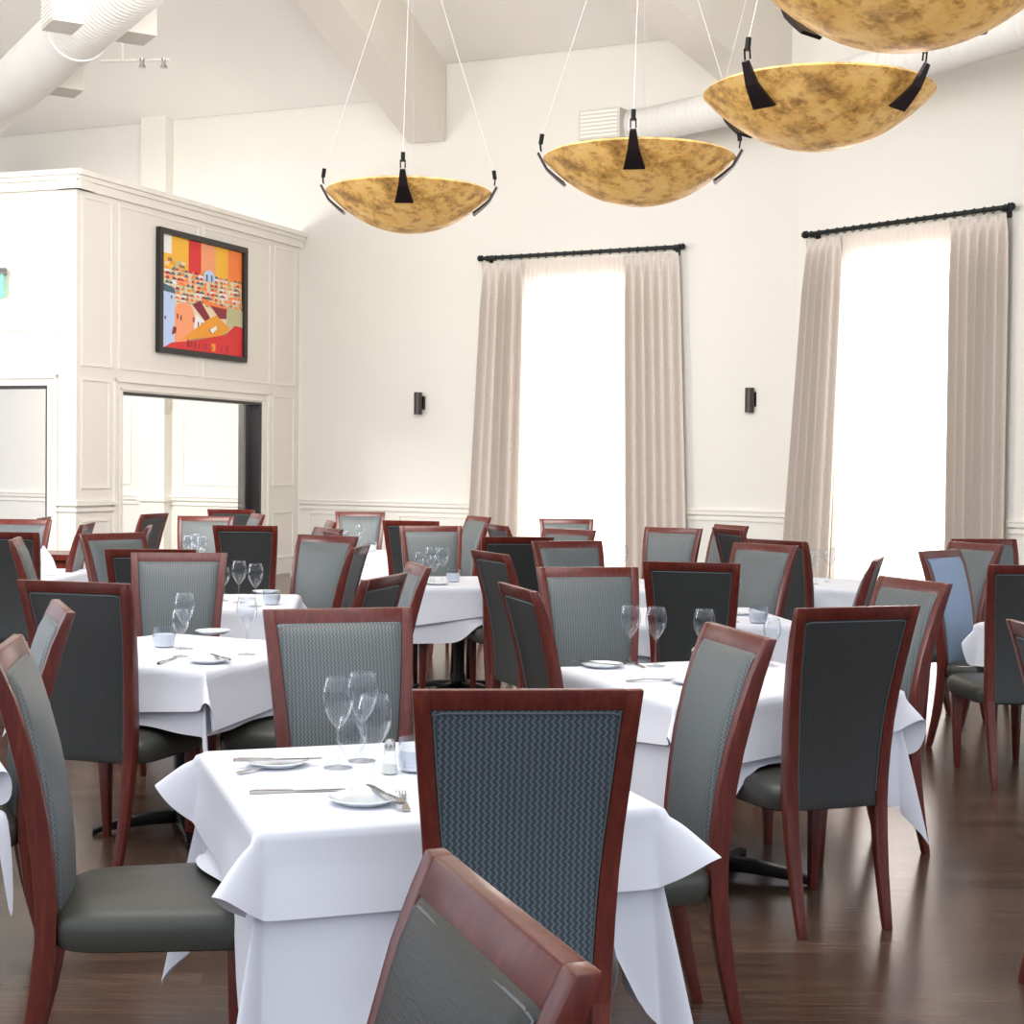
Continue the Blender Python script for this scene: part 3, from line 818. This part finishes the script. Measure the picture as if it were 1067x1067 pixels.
CHAIRS = [  # x, y, facing (deg, 0 = away from the photographer), label, group
 (.008, 3.42, -5, 'large blue-grey woven-back chair standing in front of the nearest white table', 'n'),
 (-.320, 1.459, -110, 'nearest chair, cropped by the bottom edge, dark leather with broad brown top rail', 'n'),
 (-.905, 3.79, 80, 'chair at the left edge seen side-on with a big olive leather seat', 'n'),
 (-1.702, 4.635, -112, 'chair at the left edge turned left, its pale top rail just behind the side-on chair', 'n'),
 (-1.54, 6.03, 16, 'tall dark-backed chair on the left, standing at the table with the hanging cloth corner', 'n'),
 (-3.177, 9.909, 1, 'dark chair back cut by the left edge beside the standing white napkin', 'l'),
 (-3.75, 11.35, 183, 'chair at the far left edge, only a pale strip above the dark chair', 'l'),
 (-4.03, 12.1, -96, 'chair against the far left opening, only its thin red side edge showing', 'l'),
 (-2.522, 8.863, 78, 'narrow side-on chair with blue-grey back left of the napkin table', 'l'),
 (-2.25, 9.38, 132, 'tilted chair with grey front below the left wainscot panel of the enclosure', 'l'),
 (-3.38, 11.0, -95, 'tiny pinkish side-on chair in front of the enclosure corner panel', 'l'),
 (-2.85, 10.6, -100, 'red side-on chair below the opening, right of the enclosure corner', 'l'),
 (-3.42, 13.4, -75, 'small grey chair back standing inside the left part of the opening', 'l'),
 (-1.875, 8.227, -3, 'dark chair mostly hidden, its red top rail just behind the textured grey chair', 'l'),
 (-1.60, 7.27, 172, 'textured grey chair facing out at the far side of the left round-draped table', 'l'),
 (-1.908, 11.342, 1, 'dark square chair back standing behind two wine glasses', 'l'),
 (-2.56, 12.5, 180, 'pale grey chair with red frame behind the cluster of glasses under the opening', 'l'),
 (-2.66, 15.1, 8, 'dark chair top seen through the right part of the opening', 'l'),
 (-2.55, 13.42, -112, 'bright white-topped chair at the dark right jamb of the opening', 'l'),
 (-1.42, 14.15, 178, 'chair against the wainscot just right of the enclosure corner', 'm'),
 (-1.736, 11.955, -104, 'small pale side-on chair in front of the wainscot chair', 'm'),
 (-1.57, 10.56, -120, 'chair with only its bright top rail showing above the beige chair', 'm'),
 (-.755, 12.661, 10, 'dark chair behind the grey chair of the three-glass table', 'm'),
 (-.53, 11.02, 168, 'grey chair facing out behind the three-glass table', 'm'),
 (-1.33, 9.35, -148, 'beige-grey chair leaning right, left of the crossing red chair sides', 'm'),
 (-1.16, 8.45, -85, 'side-on chair with bright rail and blue-grey back in front of the beige chair', 'm'),
 (-.86, 10.15, 70, 'chair whose red side leans left against the beige chair', 'm'),
 (-.827, 6.245, -74, 'low-looking chair with bright rail behind the left corner of the large grey chair', 'm'),
 (-.74, 6.84, -104, 'pale side-on chair with dark red edge just right of the large grey chair', 'm'),
 (-.02, 10.08, -10, 'tall dark chair back with legs showing, right of the three-glass table', 'm'),
 (-.59, 13.45, -116, 'small grey and red chair in front of the left drape of the centre window', 'm'),
 (.20, 11.8, 70, 'small red-edged chair just left of the bright sheers', 'm'),
 (.47, 12.9, 180, 'washed-out chair rear one of two against the bright centre window', 'm'),
 (.20, 10.78, -140, 'washed-out beige chair front one of two against the bright centre window', 'm'),
 (.47, 8.98, 156, 'blue-grey chair with curved side below the bright centre window', 'm'),
 (.411, 6.55, 168, 'wide grey-green chair facing out behind the plate of the right centre table', 'm'),
 (.19, 8.12, 66, 'narrow grey side-on chair behind, first of two with curved tops', 'm'),
 (.344, 5.808, 74, 'side-on chair with red edge at the left end of the right centre table', 'm'),
 (.93, 7.66, 12, 'very dark chair back behind the two wine glasses right of centre', 'r'),
 (1.05, 11.25, -150, 'small grey chair in front of the right drape of the centre window', 'r'),
 (1.45, 12.1, -115, 'beige chair leaning right against the wall between the windows', 'r'),
 (1.93, 11.6, 70, 'red chair side leaning left behind the beige wall chair', 'r'),
 (1.28, 8.95, -134, 'pale grey chair with red frame behind the single tall glass', 'r'),
 (1.93, 9.95, 48, 'chair crossing behind the pale grey chair, its red side leaning left', 'r'),
 (.312, 4.188, -104, 'large light grey chair with beige top rail right of the nearest table', 'r'),
 (1.03, 5.36, -20, 'large very dark chair back standing full length on the right', 'r'),
 (1.36, 6.22, -112, 'beige-topped chair directly behind the full-length dark chair', 'r'),
 (2.68, 8.5, 133, 'chair with a pale blue back and dark seat at the right', 'r'),
 (3.216, 9.943, 170, 'rearmost chair behind the pale blue one, before the right drape', 'r'),
 (2.62, 9.5, -116, 'dark grey rounded chair between the pale blue chair and the drape', 'r'),
 (2.534, 7.755, -1, 'chair cut by the right edge with a long hanging cloth beside it', 'r'),
 (1.869, 4.468, 88, 'chair at the right edge showing only a sliver of its red side', 'r'),
 (1.56, 7.95, -72, 'side-on red and teal chair below the right window sheers', 'r'),
 (-.44, 4.455, 163, 'large grey-green textured chair facing out behind the wine glasses of the nearest table', 'n'),
]
GRP = {'n': 'dining chairs around the nearest tables', 'l': 'dining chairs in the left part of the room', 'm': 'dining chairs in the middle of the room', 'r': 'dining chairs in the right part of the room'}
for i, (x, y, a, lab, g_) in enumerate(CHAIRS):
    if i == 0:
        CH.location = (x, y, 0); CH.rotation_euler = (0, 0, -R(a)); CH['label'] = lab; CH['group'] = GRP[g_]
    else:
        dup(CH, (x, y, 0), -R(a), lab, GRP[g_])

def own_upholstery(o, front, back):
    for ch in o.children:
        if ch.name.startswith('backrest'):
            ch.data = ch.data.copy(); ch.data.materials[0] = front; ch.data.materials[1] = back
chairs_made = [o for o in COL.objects if o.name.startswith('dining_chair')]
own_upholstery(chairs_made[0], M_weave, M_weave_lit)  # rear skin gets the vinyl copy coloured as bluish lit
M_fore = mat('dark_grained_leather', (0.028, 0.028, 0.023), 0.45); bump(M_fore, noise(M_fore, 40, 4, coord(M_fore, 'Object', (1, 1, 8))), 0.35, 0.003)
own_upholstery(chairs_made[1], M_fore, M_fore)
own_upholstery([o for o in chairs_made if 'pale blue back' in o['label']][0], mat('pale_blue_vinyl', (0.22, 0.30, 0.42), 0.5), M_back_shade)
# ------------------------------------------------------------------ tables and cloths
HA = .458
def make_table():
    t = empty('dining_table', (0, 0, 0), 0, '', 'table', 'square pedestal tables under white cloths')
    m = MB(); m.box(-HA, HA, -HA, HA, .715, .745); link('tabletop', m.mesh('tabletop', M_wood, bevel=.004), t)
    m = MB(); m.lathe([(0, .08), (.05, .08), (.045, .12), (.038, .15), (.038, .66), (.09, .70), (.09, .714), (0, .714)], 20); link('column', m.mesh('column', M_black, smooth=True), t)
    for k in range(4):
        a = PI / 4 + k * PI / 2; c_, s_ = math.cos(a), math.sin(a); m = MB(); rs = []
        for d, h, w_, z in ((.03, .05, .03, .055), (.15, .045, .028, .05), (.28, .035, .026, .035), (.34, .022, .024, .02), (.37, .022, .03, .0111)):
            rs.append([(d * c_ - w_ * s_, d * s_ + w_ * c_, z - min(h / 2, z)), (d * c_ + w_ * s_, d * s_ - w_ * c_, z - min(h / 2, z)), (d * c_ + w_ * s_, d * s_ - w_ * c_, z + h / 2), (d * c_ - w_ * s_, d * s_ + w_ * c_, z + h / 2)])
        m.rings(rs); link('foot', m.mesh('foot', M_black, smooth=True, bevel=.003), t)
    return t
TB = make_table()

chair_inv = []
for (x, y, a, _, _) in CHAIRS:
    chair_inv.append((x, y, math.sin(R(a)), math.cos(R(a))))
def sstep(t): t = max(0., min(1., t)); return t * t * (3 - 2 * t)
def seat_height(wx, wy):
    """height that cloth is lifted to where it falls on a chair seat"""
    best = -1
    for (x, y, s, c) in chair_inv:
        dx, dy = wx - x, wy - y
        if dx * dx + dy * dy > .36: continue
        ly = dx * s + dy * c; lx = dx * c - dy * s
        e = max(abs(lx) - .258, abs(ly - .05) - .262)
        h = .522 * (1 - sstep(e / .05)) if e > 0 else .522
        best = max(best, h)
    return best
def cloth_mesh(name, cx, cy, rz, over, seed, z, matl, ear, sideflare, al=0.0):
    rnd = random.Random(seed); Lh = HA + over
    phs = [[rnd.uniform(0, 6.28) for _ in range(3)] for _ in range(4)]
    cr, sr = math.cos(rz), math.sin(rz)
    # non uniform sample positions: few on the top, many outside
    xs = [-Lh + (Lh - HA) * i / 16 for i in range(16)] + [-HA + 2 * HA * i / 26 for i in range(27)] + [HA + (Lh - HA) * i / 16 for i in range(1, 17)]
    if al: xs = [-Lh + 2 * Lh * i / 76 for i in range(77)]
    ca, sa = math.cos(al), math.sin(al); D = []
    rows = []
    for tv0 in xs:
        row = []; D.append([])
        for sv0 in xs:
            sv, tv = sv0 * ca - tv0 * sa, sv0 * sa + tv0 * ca
            qx = max(-HA, min(HA, sv)); qy = max(-HA, min(HA, tv)); ox, oy = sv - qx, tv - qy
            d = math.hypot(ox, oy); D[-1].append(d)
            if d < 1e-9:
                p = (qx, qy, z + .0012 * math.sin(sv * 9 + seed) * math.sin(tv * 7))
            else:
                k = 0 if (abs(oy) >= abs(ox) and oy > 0) else 2 if abs(oy) >= abs(ox) else 1 if ox > 0 else 3
                dx_, dy_ = ox / d, oy / d
                fx = sideflare * d
                phi = math.atan2(abs(oy), abs(ox)); cor = math.sin(2 * phi) if (abs(ox) > 1e-9 and abs(oy) > 1e-9) else 0
                if z > .756: d *= 1 - .24 * cor ** 2
                along_ = sv if abs(oy) >= abs(ox) else tv
                edge = 1 - cor
                wv = (math.sin(along_ * 7 + phs[k][0]) * .6 + math.sin(along_ * 15 + phs[k][1]) * .4) * .075 * d * edge * min(1, d / .3) * (1 if z < .756 else .6)
                r_ = fx + wv + ear * d * cor ** 3 - .05 * d * math.sin(4 * phi) ** 2 * (cor > 0)
                r_ = max(r_, .010 * min(1, d / .02)) + (.012 * min(1, d / .02) if z > .756 else 0)
                r_ = min(r_, d * .93)
                drop = math.sqrt(max(d * d - r_ * r_, 0))
                bend = min(1, d / .03)
                p = (qx + dx_ * r_, qy + dy_ * r_, z - drop)
            wx, wy = cx + p[0] * cr - p[1] * sr, cy + p[0] * sr + p[1] * cr
            zz = p[2]
            if d > 1e-9:
                sh = seat_height(wx, wy) + (z - .75)
                if zz < sh: zz = sh + .0008 * math.sin(sv * 40)
            zz = max(zz, .012)
            row.append((wx - cx, wy - cy, zz))
        rows.append(row)
    nn = len(xs)
    for it in range(5):
        new = [list(r_) for r_ in rows]
        for i in range(nn):
            for j in range(nn):
                if D[i][j] < .06: continue
                nb = [rows[a][b] for a, b in ((i - 1, j), (i + 1, j), (i, j - 1), (i, j + 1)) if 0 <= a < nn and 0 <= b < nn]
                if len(nb) < 4:   # hem: only along the hem
                    nb = [rows[a][b] for a, b in ((i - 1, j), (i + 1, j), (i, j - 1), (i, j + 1)) if 0 <= a < nn and 0 <= b < nn and ((a == i and i in (0, nn - 1)) or (b == j and j in (0, nn - 1)))]
                av = [sum(q[k] for q in nb) / len(nb) for k in range(3)]; p = rows[i][j]
                new[i][j] = tuple(p[k] * .5 + av[k] * .5 for k in range(3))
        rows = new
    m = MB(); m.v = [tuple(p) for r_ in rows for p in r_]
    for i in range(nn - 1):
        for j in range(nn - 1):
            a, b, c, d_ = i * nn + j, i * nn + j + 1, (i + 1) * nn + j + 1, (i + 1) * nn + j
            if (xs[i] + xs[i + 1]) * (xs[j] + xs[j + 1]) > 0: m.f += [(a, b, c), (a, c, d_)]
            else: m.f += [(a, b, d_), (b, c, d_)]
            m.mi += [0, 0]
    me = m.mesh(name, matl, smooth=False, fix=False)
    for p in me.polygons: p.use_smooth = True
    return me

TABLES = [  # x, y, rotation deg (ccw), overlay hang, cloth hang, label words
 (-.245, 3.89, 18.8, .20, .50, 'the nearest table'),
 (-1.38, 6.46, -26, .20, .25, 'the left round-draped table'),
 (-1.70, 8.75, 6, .20, .34, 'the small left table behind two tall glasses'),
 (-3.55, 10.75, 0, .20, .36, 'the far left table with the standing napkin'),
 (-2.62, 11.80, 4, .20, .36, 'the table under the enclosure opening'),
 (-1.35, 13.72, 0, .20, .40, 'the far table against the wainscot'),
 (-.35, 10.45, 12, .20, .36, 'the three-glass table'),
 (.80, 5.80, 24, .20, .42, 'the right centre table'),
 (.97, 8.22, 8, .20, .36, 'the table behind the right centre table'),
 (.95, 10.40, -8, .20, .38, 'the table below the centre window'),
 (2.42, 10.62, -28, .20, .38, 'the table in front of the right window'),
 (3.12, 8.05, 45, .20, .44, 'the table at the right edge'),
 (-2.16, 4.74, 22, .20, .44, 'the table at the left edge'),
]
TZ = .762
for i, (x, y, a, o1, o2, w_) in enumerate(TABLES):
    lab = 'square black-pedestal table hidden under white cloth, ' + w_
    lab = lab.replace(', the', ': the')
    if i == 0:
        TB.location = (x, y, 0); TB.rotation_euler = (0, 0, R(a)); TB['label'] = lab; t_ = TB
    else: t_ = dup(TB, (x, y, 0), R(a), lab)
    o = link('tablecloth', cloth_mesh('tablecloth', x, y, R(a), o2, i * 3 + 1, .752, M_cloth, .17, .06))
    o.location = (x, y, 0); tag(o, 'long white under-cloth reaching down from ' + w_, 'tablecloth', 'long white tablecloths')
    o = link('table_overlay', cloth_mesh('table_overlay', x, y, R(a), o1, i * 3 + 2, .760, M_over, .66 if i == 0 else .50, .11, R((0, 5, -6, 4, 6, -5, 7, 6, -7, 5, -6, 7, 5)[i])))
    o.location = (x, y, 0); tag(o, 'short white top cloth with pointed corners on ' + w_, 'tablecloth', 'short white top cloths')

# bare wood side table by the napkin table
st = empty('side_table', (-4.0, 12.82, 0), R(4), 'bare dark wood side table below the enclosure corner', 'table')
m = MB(); m.box(-.36, .36, -.3, .3, .73, .78); link('tabletop', m.mesh('tabletop', M_wood, bevel=.004), st)
m = MB(); m.box(-.33, .33, -.27, .27, .66, .73); link('apron', m.mesh('apron', M_wood), st)
for a in (-.3, .3):
    for b in (-.24, .24):
        m = MB(); m.box(a - .02, a + .02, b - .02, b + .02, 0, .66); link('leg', m.mesh('leg', M_wood), st)

# standing folded napkin
nx, ny = on_plane_z(40, 598, TZ)
m = MB()
ringz = [(0, .075, .05), (.06, .07, .045), (.12, .05, .03), (.17, .02, .012), (.2, .003, .002)]
m.rings([[(w_ * math.cos(a) * (1 + .25 * math.cos(3 * a)), d_ * math.sin(a) * (1 + .25 * math.cos(3 * a)), z) for a in [2 * PI * k / 18 for k in range(18)]] for z, w_, d_ in ringz])
o = link('folded_napkin', m.mesh('folded_napkin', M_over, smooth=True)); o.location = (-3.22, 10.55, TZ)
tag(o, 'white napkin folded upright on the far left table', 'napkin')

# ------------------------------------------------------------------ glassware and tableware
def glass_profiles(h, r):
    s = h / .235
    bz = h * .44
    outer = []
    for i in range(15):
        f = i / 14; z = bz + (h - bz) * f
        rr_ = r * (math.sin(min(1, f * 1.55 + .02) * PI / 2) ** .75) if f < .62 else r * (1 - .22 * ((f - .62) / .38) ** 1.6)
        outer.append((max(rr_, .004), z))
    inner = [(max(a - .0012, .0005), z + .0012) for a, z in reversed(outer)]
    return outer + inner[:2]
def make_glass(h, r, label, grp):
    g_ = empty('wine_glass', (0, 0, 0), 0, label, 'wine glass', grp)
    m = MB(); m.lathe(glass_profiles(h, r), 48); link('bowl', m.mesh('bowl', M_glass, smooth=True, fix=False), g_)
    m = MB(); m.lathe([(.009, .006), (.005, .014), (.0038, h * .2), (.0038, h * .38), (.006, h * .44)], 12); link('stem', m.mesh('stem', M_glass, smooth=True, fix=False), g_)
    m = MB(); m.lathe([(0, .0), (r * .86, .0), (r * .88, .0015), (r * .5, .004), (.009, .007), (0, .0075)], 28); link('foot', m.mesh('foot', M_glass, smooth=True, fix=False), g_)
    return g_
big = make_glass(.235, .043, '', None); small = make_glass(.19, .036, '', None)
used = {'big': False, 'small': False}
def put_glass(kind, px, py, label, grp, z=TZ, dist=None):
    x, y = on_plane_z(px, py, z)
    root = big if kind == 'big' else small
    if not used[kind]:
        root.location = (x, y, z); root['label'] = label; root['group'] = grp; used[kind] = True; return root
    return dup(root, (x, y, z), random.uniform(0, 6), label, grp)
G1 = 'wine glasses on the nearest table'
put_glass('big', 352, 800, 'tall wine glass standing leftmost on the nearest table', G1)
put_glass('big', 377, 793, 'tall wine glass at the back of the group on the nearest table', G1)
put_glass('big', 389, 826, 'tall wine glass with wide bowl at the right of the group on the nearest table', G1)
put_glass('small', 366, 830, 'smaller wine glass in front of the tall ones on the nearest table', G1)
G2 = 'wine glasses on the left table with the hanging corner'
put_glass('big', 192, 676, 'clear glass in front of the textured grey chair on the left table', G2)
put_glass('small', 188, 684, 'smaller glass before the tall one on the left table', G2)
put_glass('big', 257, 682, 'wine glass near the left stile of the large grey-green chair', G2)
G3 = 'wine glasses on the small left table'
put_glass('big', 249, 628, 'left of two tall glasses in front of the dark square chair', G3)
put_glass('big', 266, 632, 'right of two tall glasses in front of the dark square chair', G3)
put_glass('small', 233, 626, 'glass half hidden behind the right edge of the textured grey chair', G3)
G4 = 'wine glasses on the table under the opening'
put_glass('big', 196, 590, 'left glass of the cluster under the enclosure opening', G4)
put_glass('big', 203, 588, 'middle glass of the cluster under the enclosure opening', G4)
put_glass('big', 210, 591, 'right glass of the cluster under the enclosure opening', G4)
G5 = 'wine glasses on the far table by the wainscot'
put_glass('big', 374, 574, 'tall glass on the far table before the wainscot', G5)
put_glass('small', 361, 575, 'shorter glass on the far table before the wainscot', G5)
G6 = 'wine glasses on the three-glass table'
put_glass('big', 449, 606, 'middle glass of the three on the centre-left table', G6)
put_glass('big', 461, 607, 'right glass of the three on the centre-left table', G6)
put_glass('small', 437, 604, 'left glass of the three on the centre-left table', G6)
put_glass('small', 452, 609, 'front small glass on the three-glass table', G6)
G7 = 'wine glasses on the right centre table'
put_glass('big', 656, 692, 'left of the two wine glasses before the very dark chair', G7)
put_glass('big', 683, 694, 'right of the two wine glasses before the very dark chair', G7)
put_glass('big', 733, 697, 'wine glass partly behind the light grey chair with beige rail', G7)
put_glass('small', 804, 694, 'glass beside the left stile of the full-length dark chair', G7)
G8 = 'wine glasses on the table behind the right centre table'
put_glass('big', 763, 648, 'single tall glass in front of the pale grey chair', G8)
put_glass('small', 750, 652, 'short glass left of the single tall glass', G8)
G9 = 'wine glasses on the table before the right window'
put_glass('big', 850, 609, 'left wine glass in front of the left drape of the right window', G9)
put_glass('big', 864, 606, 'right wine glass in front of the left drape of the right window', G9)
x_ = put_glass('big', 648, 603, 'wine glass against the bright edge of the centre window', 'wine glass below the centre window')

def make_plate():
    p = empty('bread_plate', (0, 0, 0), 0, '', 'plate', 'white bread plates')
    m = MB(); m.lathe([(0, .004), (.05, .004), (.056, .0), (.045, 0), (.058, .002), (.082, .013), (.0835, .0145), (.081, .0155), (.058, .006), (.05, .0055), (0, .0055)], 40)
    link('dish', m.mesh('dish', M_china, smooth=True, fix=False), p); return p
PL = make_plate(); first = [True]
def put_plate(px, py, label, s=1):
    x, y = on_plane_z(px, py, TZ)
    o = PL if first[0] else dup(PL, (x, y, TZ), 0, label)
    if first[0]: o.location = (x, y, TZ); o['label'] = label; first[0] = False
    return (x, y)
put_plate(379, 836, 'white bread plate at the foot of the wine glasses on the nearest table')
put_plate(289, 797, 'white bread plate with a knife across it at the back of the nearest table')
put_plate(218, 690, 'white bread plate near the front corner of the left table')
put_plate(222, 660, 'white bread plate at the back of the left table')
put_plate(628, 695, 'white bread plate left of two wine glasses on the right centre table')
put_plate(722, 712, 'white bread plate half behind the light grey chair')
put_plate(455, 609, 'white bread plate on the three-glass table')
put_plate(772, 640, 'white bread plate behind the single tall glass')
put_plate(345, 577, 'white bread plate on the far table before the wainscot')
put_plate(277, 618, 'white bread plate on the small left table')
put_plate(836, 613, 'white bread plate on the table before the right window')

def make_knife():
    k = empty('table_knife', (0, 0, 0), 0, '', 'knife', 'steel table knives')
    m = MB(); m.rings([[(x, -w_, z0), (x, w_, z0), (x, w_, z1), (x, -w_, z1)] for x, w_, z0, z1 in ((-.115, .006, 0, .006), (-.10, .0085, 0, .008), (-.03, .006, 0, .006), (-.01, .005, 0, .005))])
    link('handle', m.mesh('handle', M_steel, smooth=True), k)
    m = MB(); m.rings([[(x, -a, .001), (x, b, .001), (x, b, .0028), (x, -a, .0028)] for x, a, b in ((-.01, .005, .005), (.02, .009, .006), (.085, .009, .006), (.105, .006, .005), (.115, 0, .004))])
    link('blade', m.mesh('blade', M_steel), k); return k
def make_fork():
    k = empty('table_fork', (0, 0, 0), 0, '', 'fork', 'steel table forks')
    m = MB(); m.rings([[(x, -w_, z), (x, w_, z), (x, w_, z + .003), (x, -w_, z + .003)] for x, w_, z in ((-.10, .009, 0.001), (-.08, .0085, .002), (-.02, .004, .006), (.03, .004, .004), (.045, .010, .002), (.06, .012, .001))])
    link('handle', m.mesh('handle', M_steel, smooth=True), k)
    m = MB()
    for j in range(4):
        yy = -.0105 + j * .007
        m.rings([[(x, yy - .0014, z), (x, yy + .0014, z), (x, yy + .0014, z + .002), (x, yy - .0014, z + .002)] for x, z in ((.058, .001), (.08, .0015), (.10, .004))])
    link('tines', m.mesh('tines', M_steel), k); return k
KN, FK = make_knife(), make_fork(); fk = {'k': True, 'f': True}
def put_cut(kind, p0, p1, label, dz=0.0):
    a = on_plane_z(*p0, TZ + dz); b = on_plane_z(*p1, TZ + dz)
    c_ = ((a[0] + b[0]) / 2, (a[1] + b[1]) / 2, TZ + dz); rz = math.atan2(b[1] - a[1], b[0] - a[0])
    root = KN if kind == 'k' else FK
    if fk[kind]: root.location = c_; root.rotation_euler = (0, 0, rz); root['label'] = label; fk[kind] = False
    else: dup(root, c_, rz, label)
put_cut('k', (260, 827), (360, 823), 'long knife lying alone in the middle of the nearest table')
put_cut('k', (253, 793), (326, 791), 'knife lying across the rear bread plate of the nearest table', .0155)
put_cut('k', (415, 836), (386, 820), 'knife resting on the front bread plate of the nearest table', .0155)
put_cut('f', (243, 807), (318, 795), 'fork lying in front of the rear bread plate')
put_cut('f', (425, 850), (416, 822), 'fork with tines up beside the front bread plate')
put_cut('k', (163, 693), (186, 684), 'knife at the left of the front plate on the left table')
put_cut('k', (238, 688), (220, 682), 'knife lying over the front plate of the left table', .0155)
put_cut('k', (606, 690), (640, 693), 'knife across the bread plate of the right centre table', .0155)
put_cut('f', (664, 710), (694, 709), 'fork at the front edge of the right centre table')
put_cut('k', (655, 689), (670, 695), 'short-looking knife at the foot of the left wine glass')

# salt shaker and candle cups
def make_shaker():
    s = empty('salt_shaker', (0, 0, 0), 0, '', 'salt shaker', 'glass salt shakers')
    m = MB(); m.lathe([(0, 0), (.021, 0), (.022, .004), (.016, .05), (.014, .062)], 8); link('jar', m.mesh('jar', M_glass), s)
    m = MB(); m.lathe([(0, .002), (.019, .002), (.0175, .022), (0, .024)], 8); link('salt', m.mesh('salt', M_salt), s)
    m = MB(); m.lathe([(0.0145, .060), (.015, .068), (.014, .08), (.009, .088), (0, .09)], 16); link('lid', m.mesh('lid', M_steel, smooth=True), s); return s
SH = make_shaker(); x, y = on_plane_z(406, 806, TZ); SH.location = (x, y, TZ); SH['label'] = 'salt shaker with steel lid beside the glasses on the nearest table'
x, y = on_plane_z(724, 698, TZ); dup(SH, (x, y, TZ), .5, 'salt shaker almost hidden by the light grey chair')
def make_votive():
    s = empty('candle_cup', (0, 0, 0), 0, '', 'candle holder', 'white glass candle cups')
    m = MB(); m.lathe([(0, 0), (.038, 0), (.046, .012), (.05, .045), (.046, .085), (.044, .085), (.047, .045), (.043, .014), (0, .004)], 28)
    link('cup', m.mesh('cup', M_glass, smooth=True, fix=False), s)
    m = MB(); m.lathe([(0, .005), (.040, .005), (.044, .02), (.045, .055), (0, .056)], 24); link('wax', m.mesh('wax', M_candle, smooth=True), s); return s
VT = make_votive(); x, y = on_plane_z(434, 803, TZ); VT.location = (x, y, TZ); VT['label'] = 'frosted candle cup half behind the left stile of the large blue-grey chair'
for px, py, lab in ((171, 674, 'frosted candle cup on the left table'), (283, 630, 'frosted candle cup on the small left table'), (472, 606, 'frosted candle cup on the three-glass table'), (790, 649, 'frosted candle cup right of the single tall glass'), (387, 574, 'frosted candle cup on the far table by the wainscot')):
    x, y = on_plane_z(px, py, TZ); dup(VT, (x, y, TZ), 0, lab)

# ------------------------------------------------------------------ light
w = bpy.data.worlds.new('world'); scene.world = w; w.use_nodes = True
bg = w.node_tree.nodes['Background']; bg.inputs[0].default_value = (0.80, 0.88, 1.0, 1); bg.inputs[1].default_value = 1.35
def area(name, loc, target, sx, sy, power, col=(1, 1, 1), spread=None):
    l = bpy.data.lights.new(name, 'AREA'); l.shape = 'RECTANGLE'; l.size = sx; l.size_y = sy; l.energy = power; l.color = col
    if spread: l.spread = spread
    o = bpy.data.objects.new(name, l); COL.objects.link(o); o.location = loc
    o.rotation_euler = (Vector(target) - Vector(loc)).to_track_quat('-Z', 'Y').to_euler()
    return o
area('daylight_window', fW((1.33, -1.0, 2.3)), fW((1.33, 1, 2.2)), 3.0, 4.2, 420, (1, .98, .96))
area('daylight_window', fR((1.15, -1.0, 2.3)), fR((1.15, 1, 2.2)), 3.0, 4.2, 560, (1, .98, .97))
area('side_daylight', (-11.5, 9.0, 3.0), (-5.5, 17.5, 2.5), 4, 4, 520, (1, .98, .95))
area('enclosure_fill', (-7.2, 19.6, 3.4), (-4.6, 21.9, 1.2), 1.5, 1.5, 200, (1, .98, .95))  # added fill inside the enclosure, brightens the view through its openings
area('ceiling_fill', (-1.5, 9.0, 4.7), (-4.2, 17.5, 7.5), 5, 3, 600, (1, .975, .94))  # added fill above the frame, washes the left ceiling and upper wall
area('room_fill', (-1.0, 5.0, 6.2), (0, 11.5, 0), 6, 5, 200, (1, .97, .93))  # added overhead fill for the room, no visible fixture
wc = w.node_tree; tcn = wc.nodes.new('ShaderNodeTexCoord'); sx_ = wc.nodes.new('ShaderNodeSeparateXYZ'); rp = wc.nodes.new('ShaderNodeValToRGB')
wc.links.new(tcn.outputs['Generated'], sx_.inputs[0]); mr = wc.nodes.new('ShaderNodeMapRange'); mr.inputs['From Min'].default_value = -1
wc.links.new(sx_.outputs[2], mr.inputs['Value']); wc.links.new(mr.outputs[0], rp.inputs['Fac'])
for e_, (p_, c_) in zip([rp.color_ramp.elements[0], rp.color_ramp.elements[1], rp.color_ramp.elements.new(.5), rp.color_ramp.elements.new(.62)],
                        [(0.30, (.12, .11, .12, 1)), (1.0, (.98, .99, 1, 1)), (.5, (.42, .46, .54, 1)), (.64, (.80, .86, .97, 1))]):
    e_.position = p_; e_.color = c_
wc.links.new(rp.outputs[0], bg.inputs[0])

scene.view_settings.view_transform = 'Standard'
scene.view_settings.look = 'None'
scene.view_settings.exposure = 0.35
scene.view_settings.gamma = 1.0
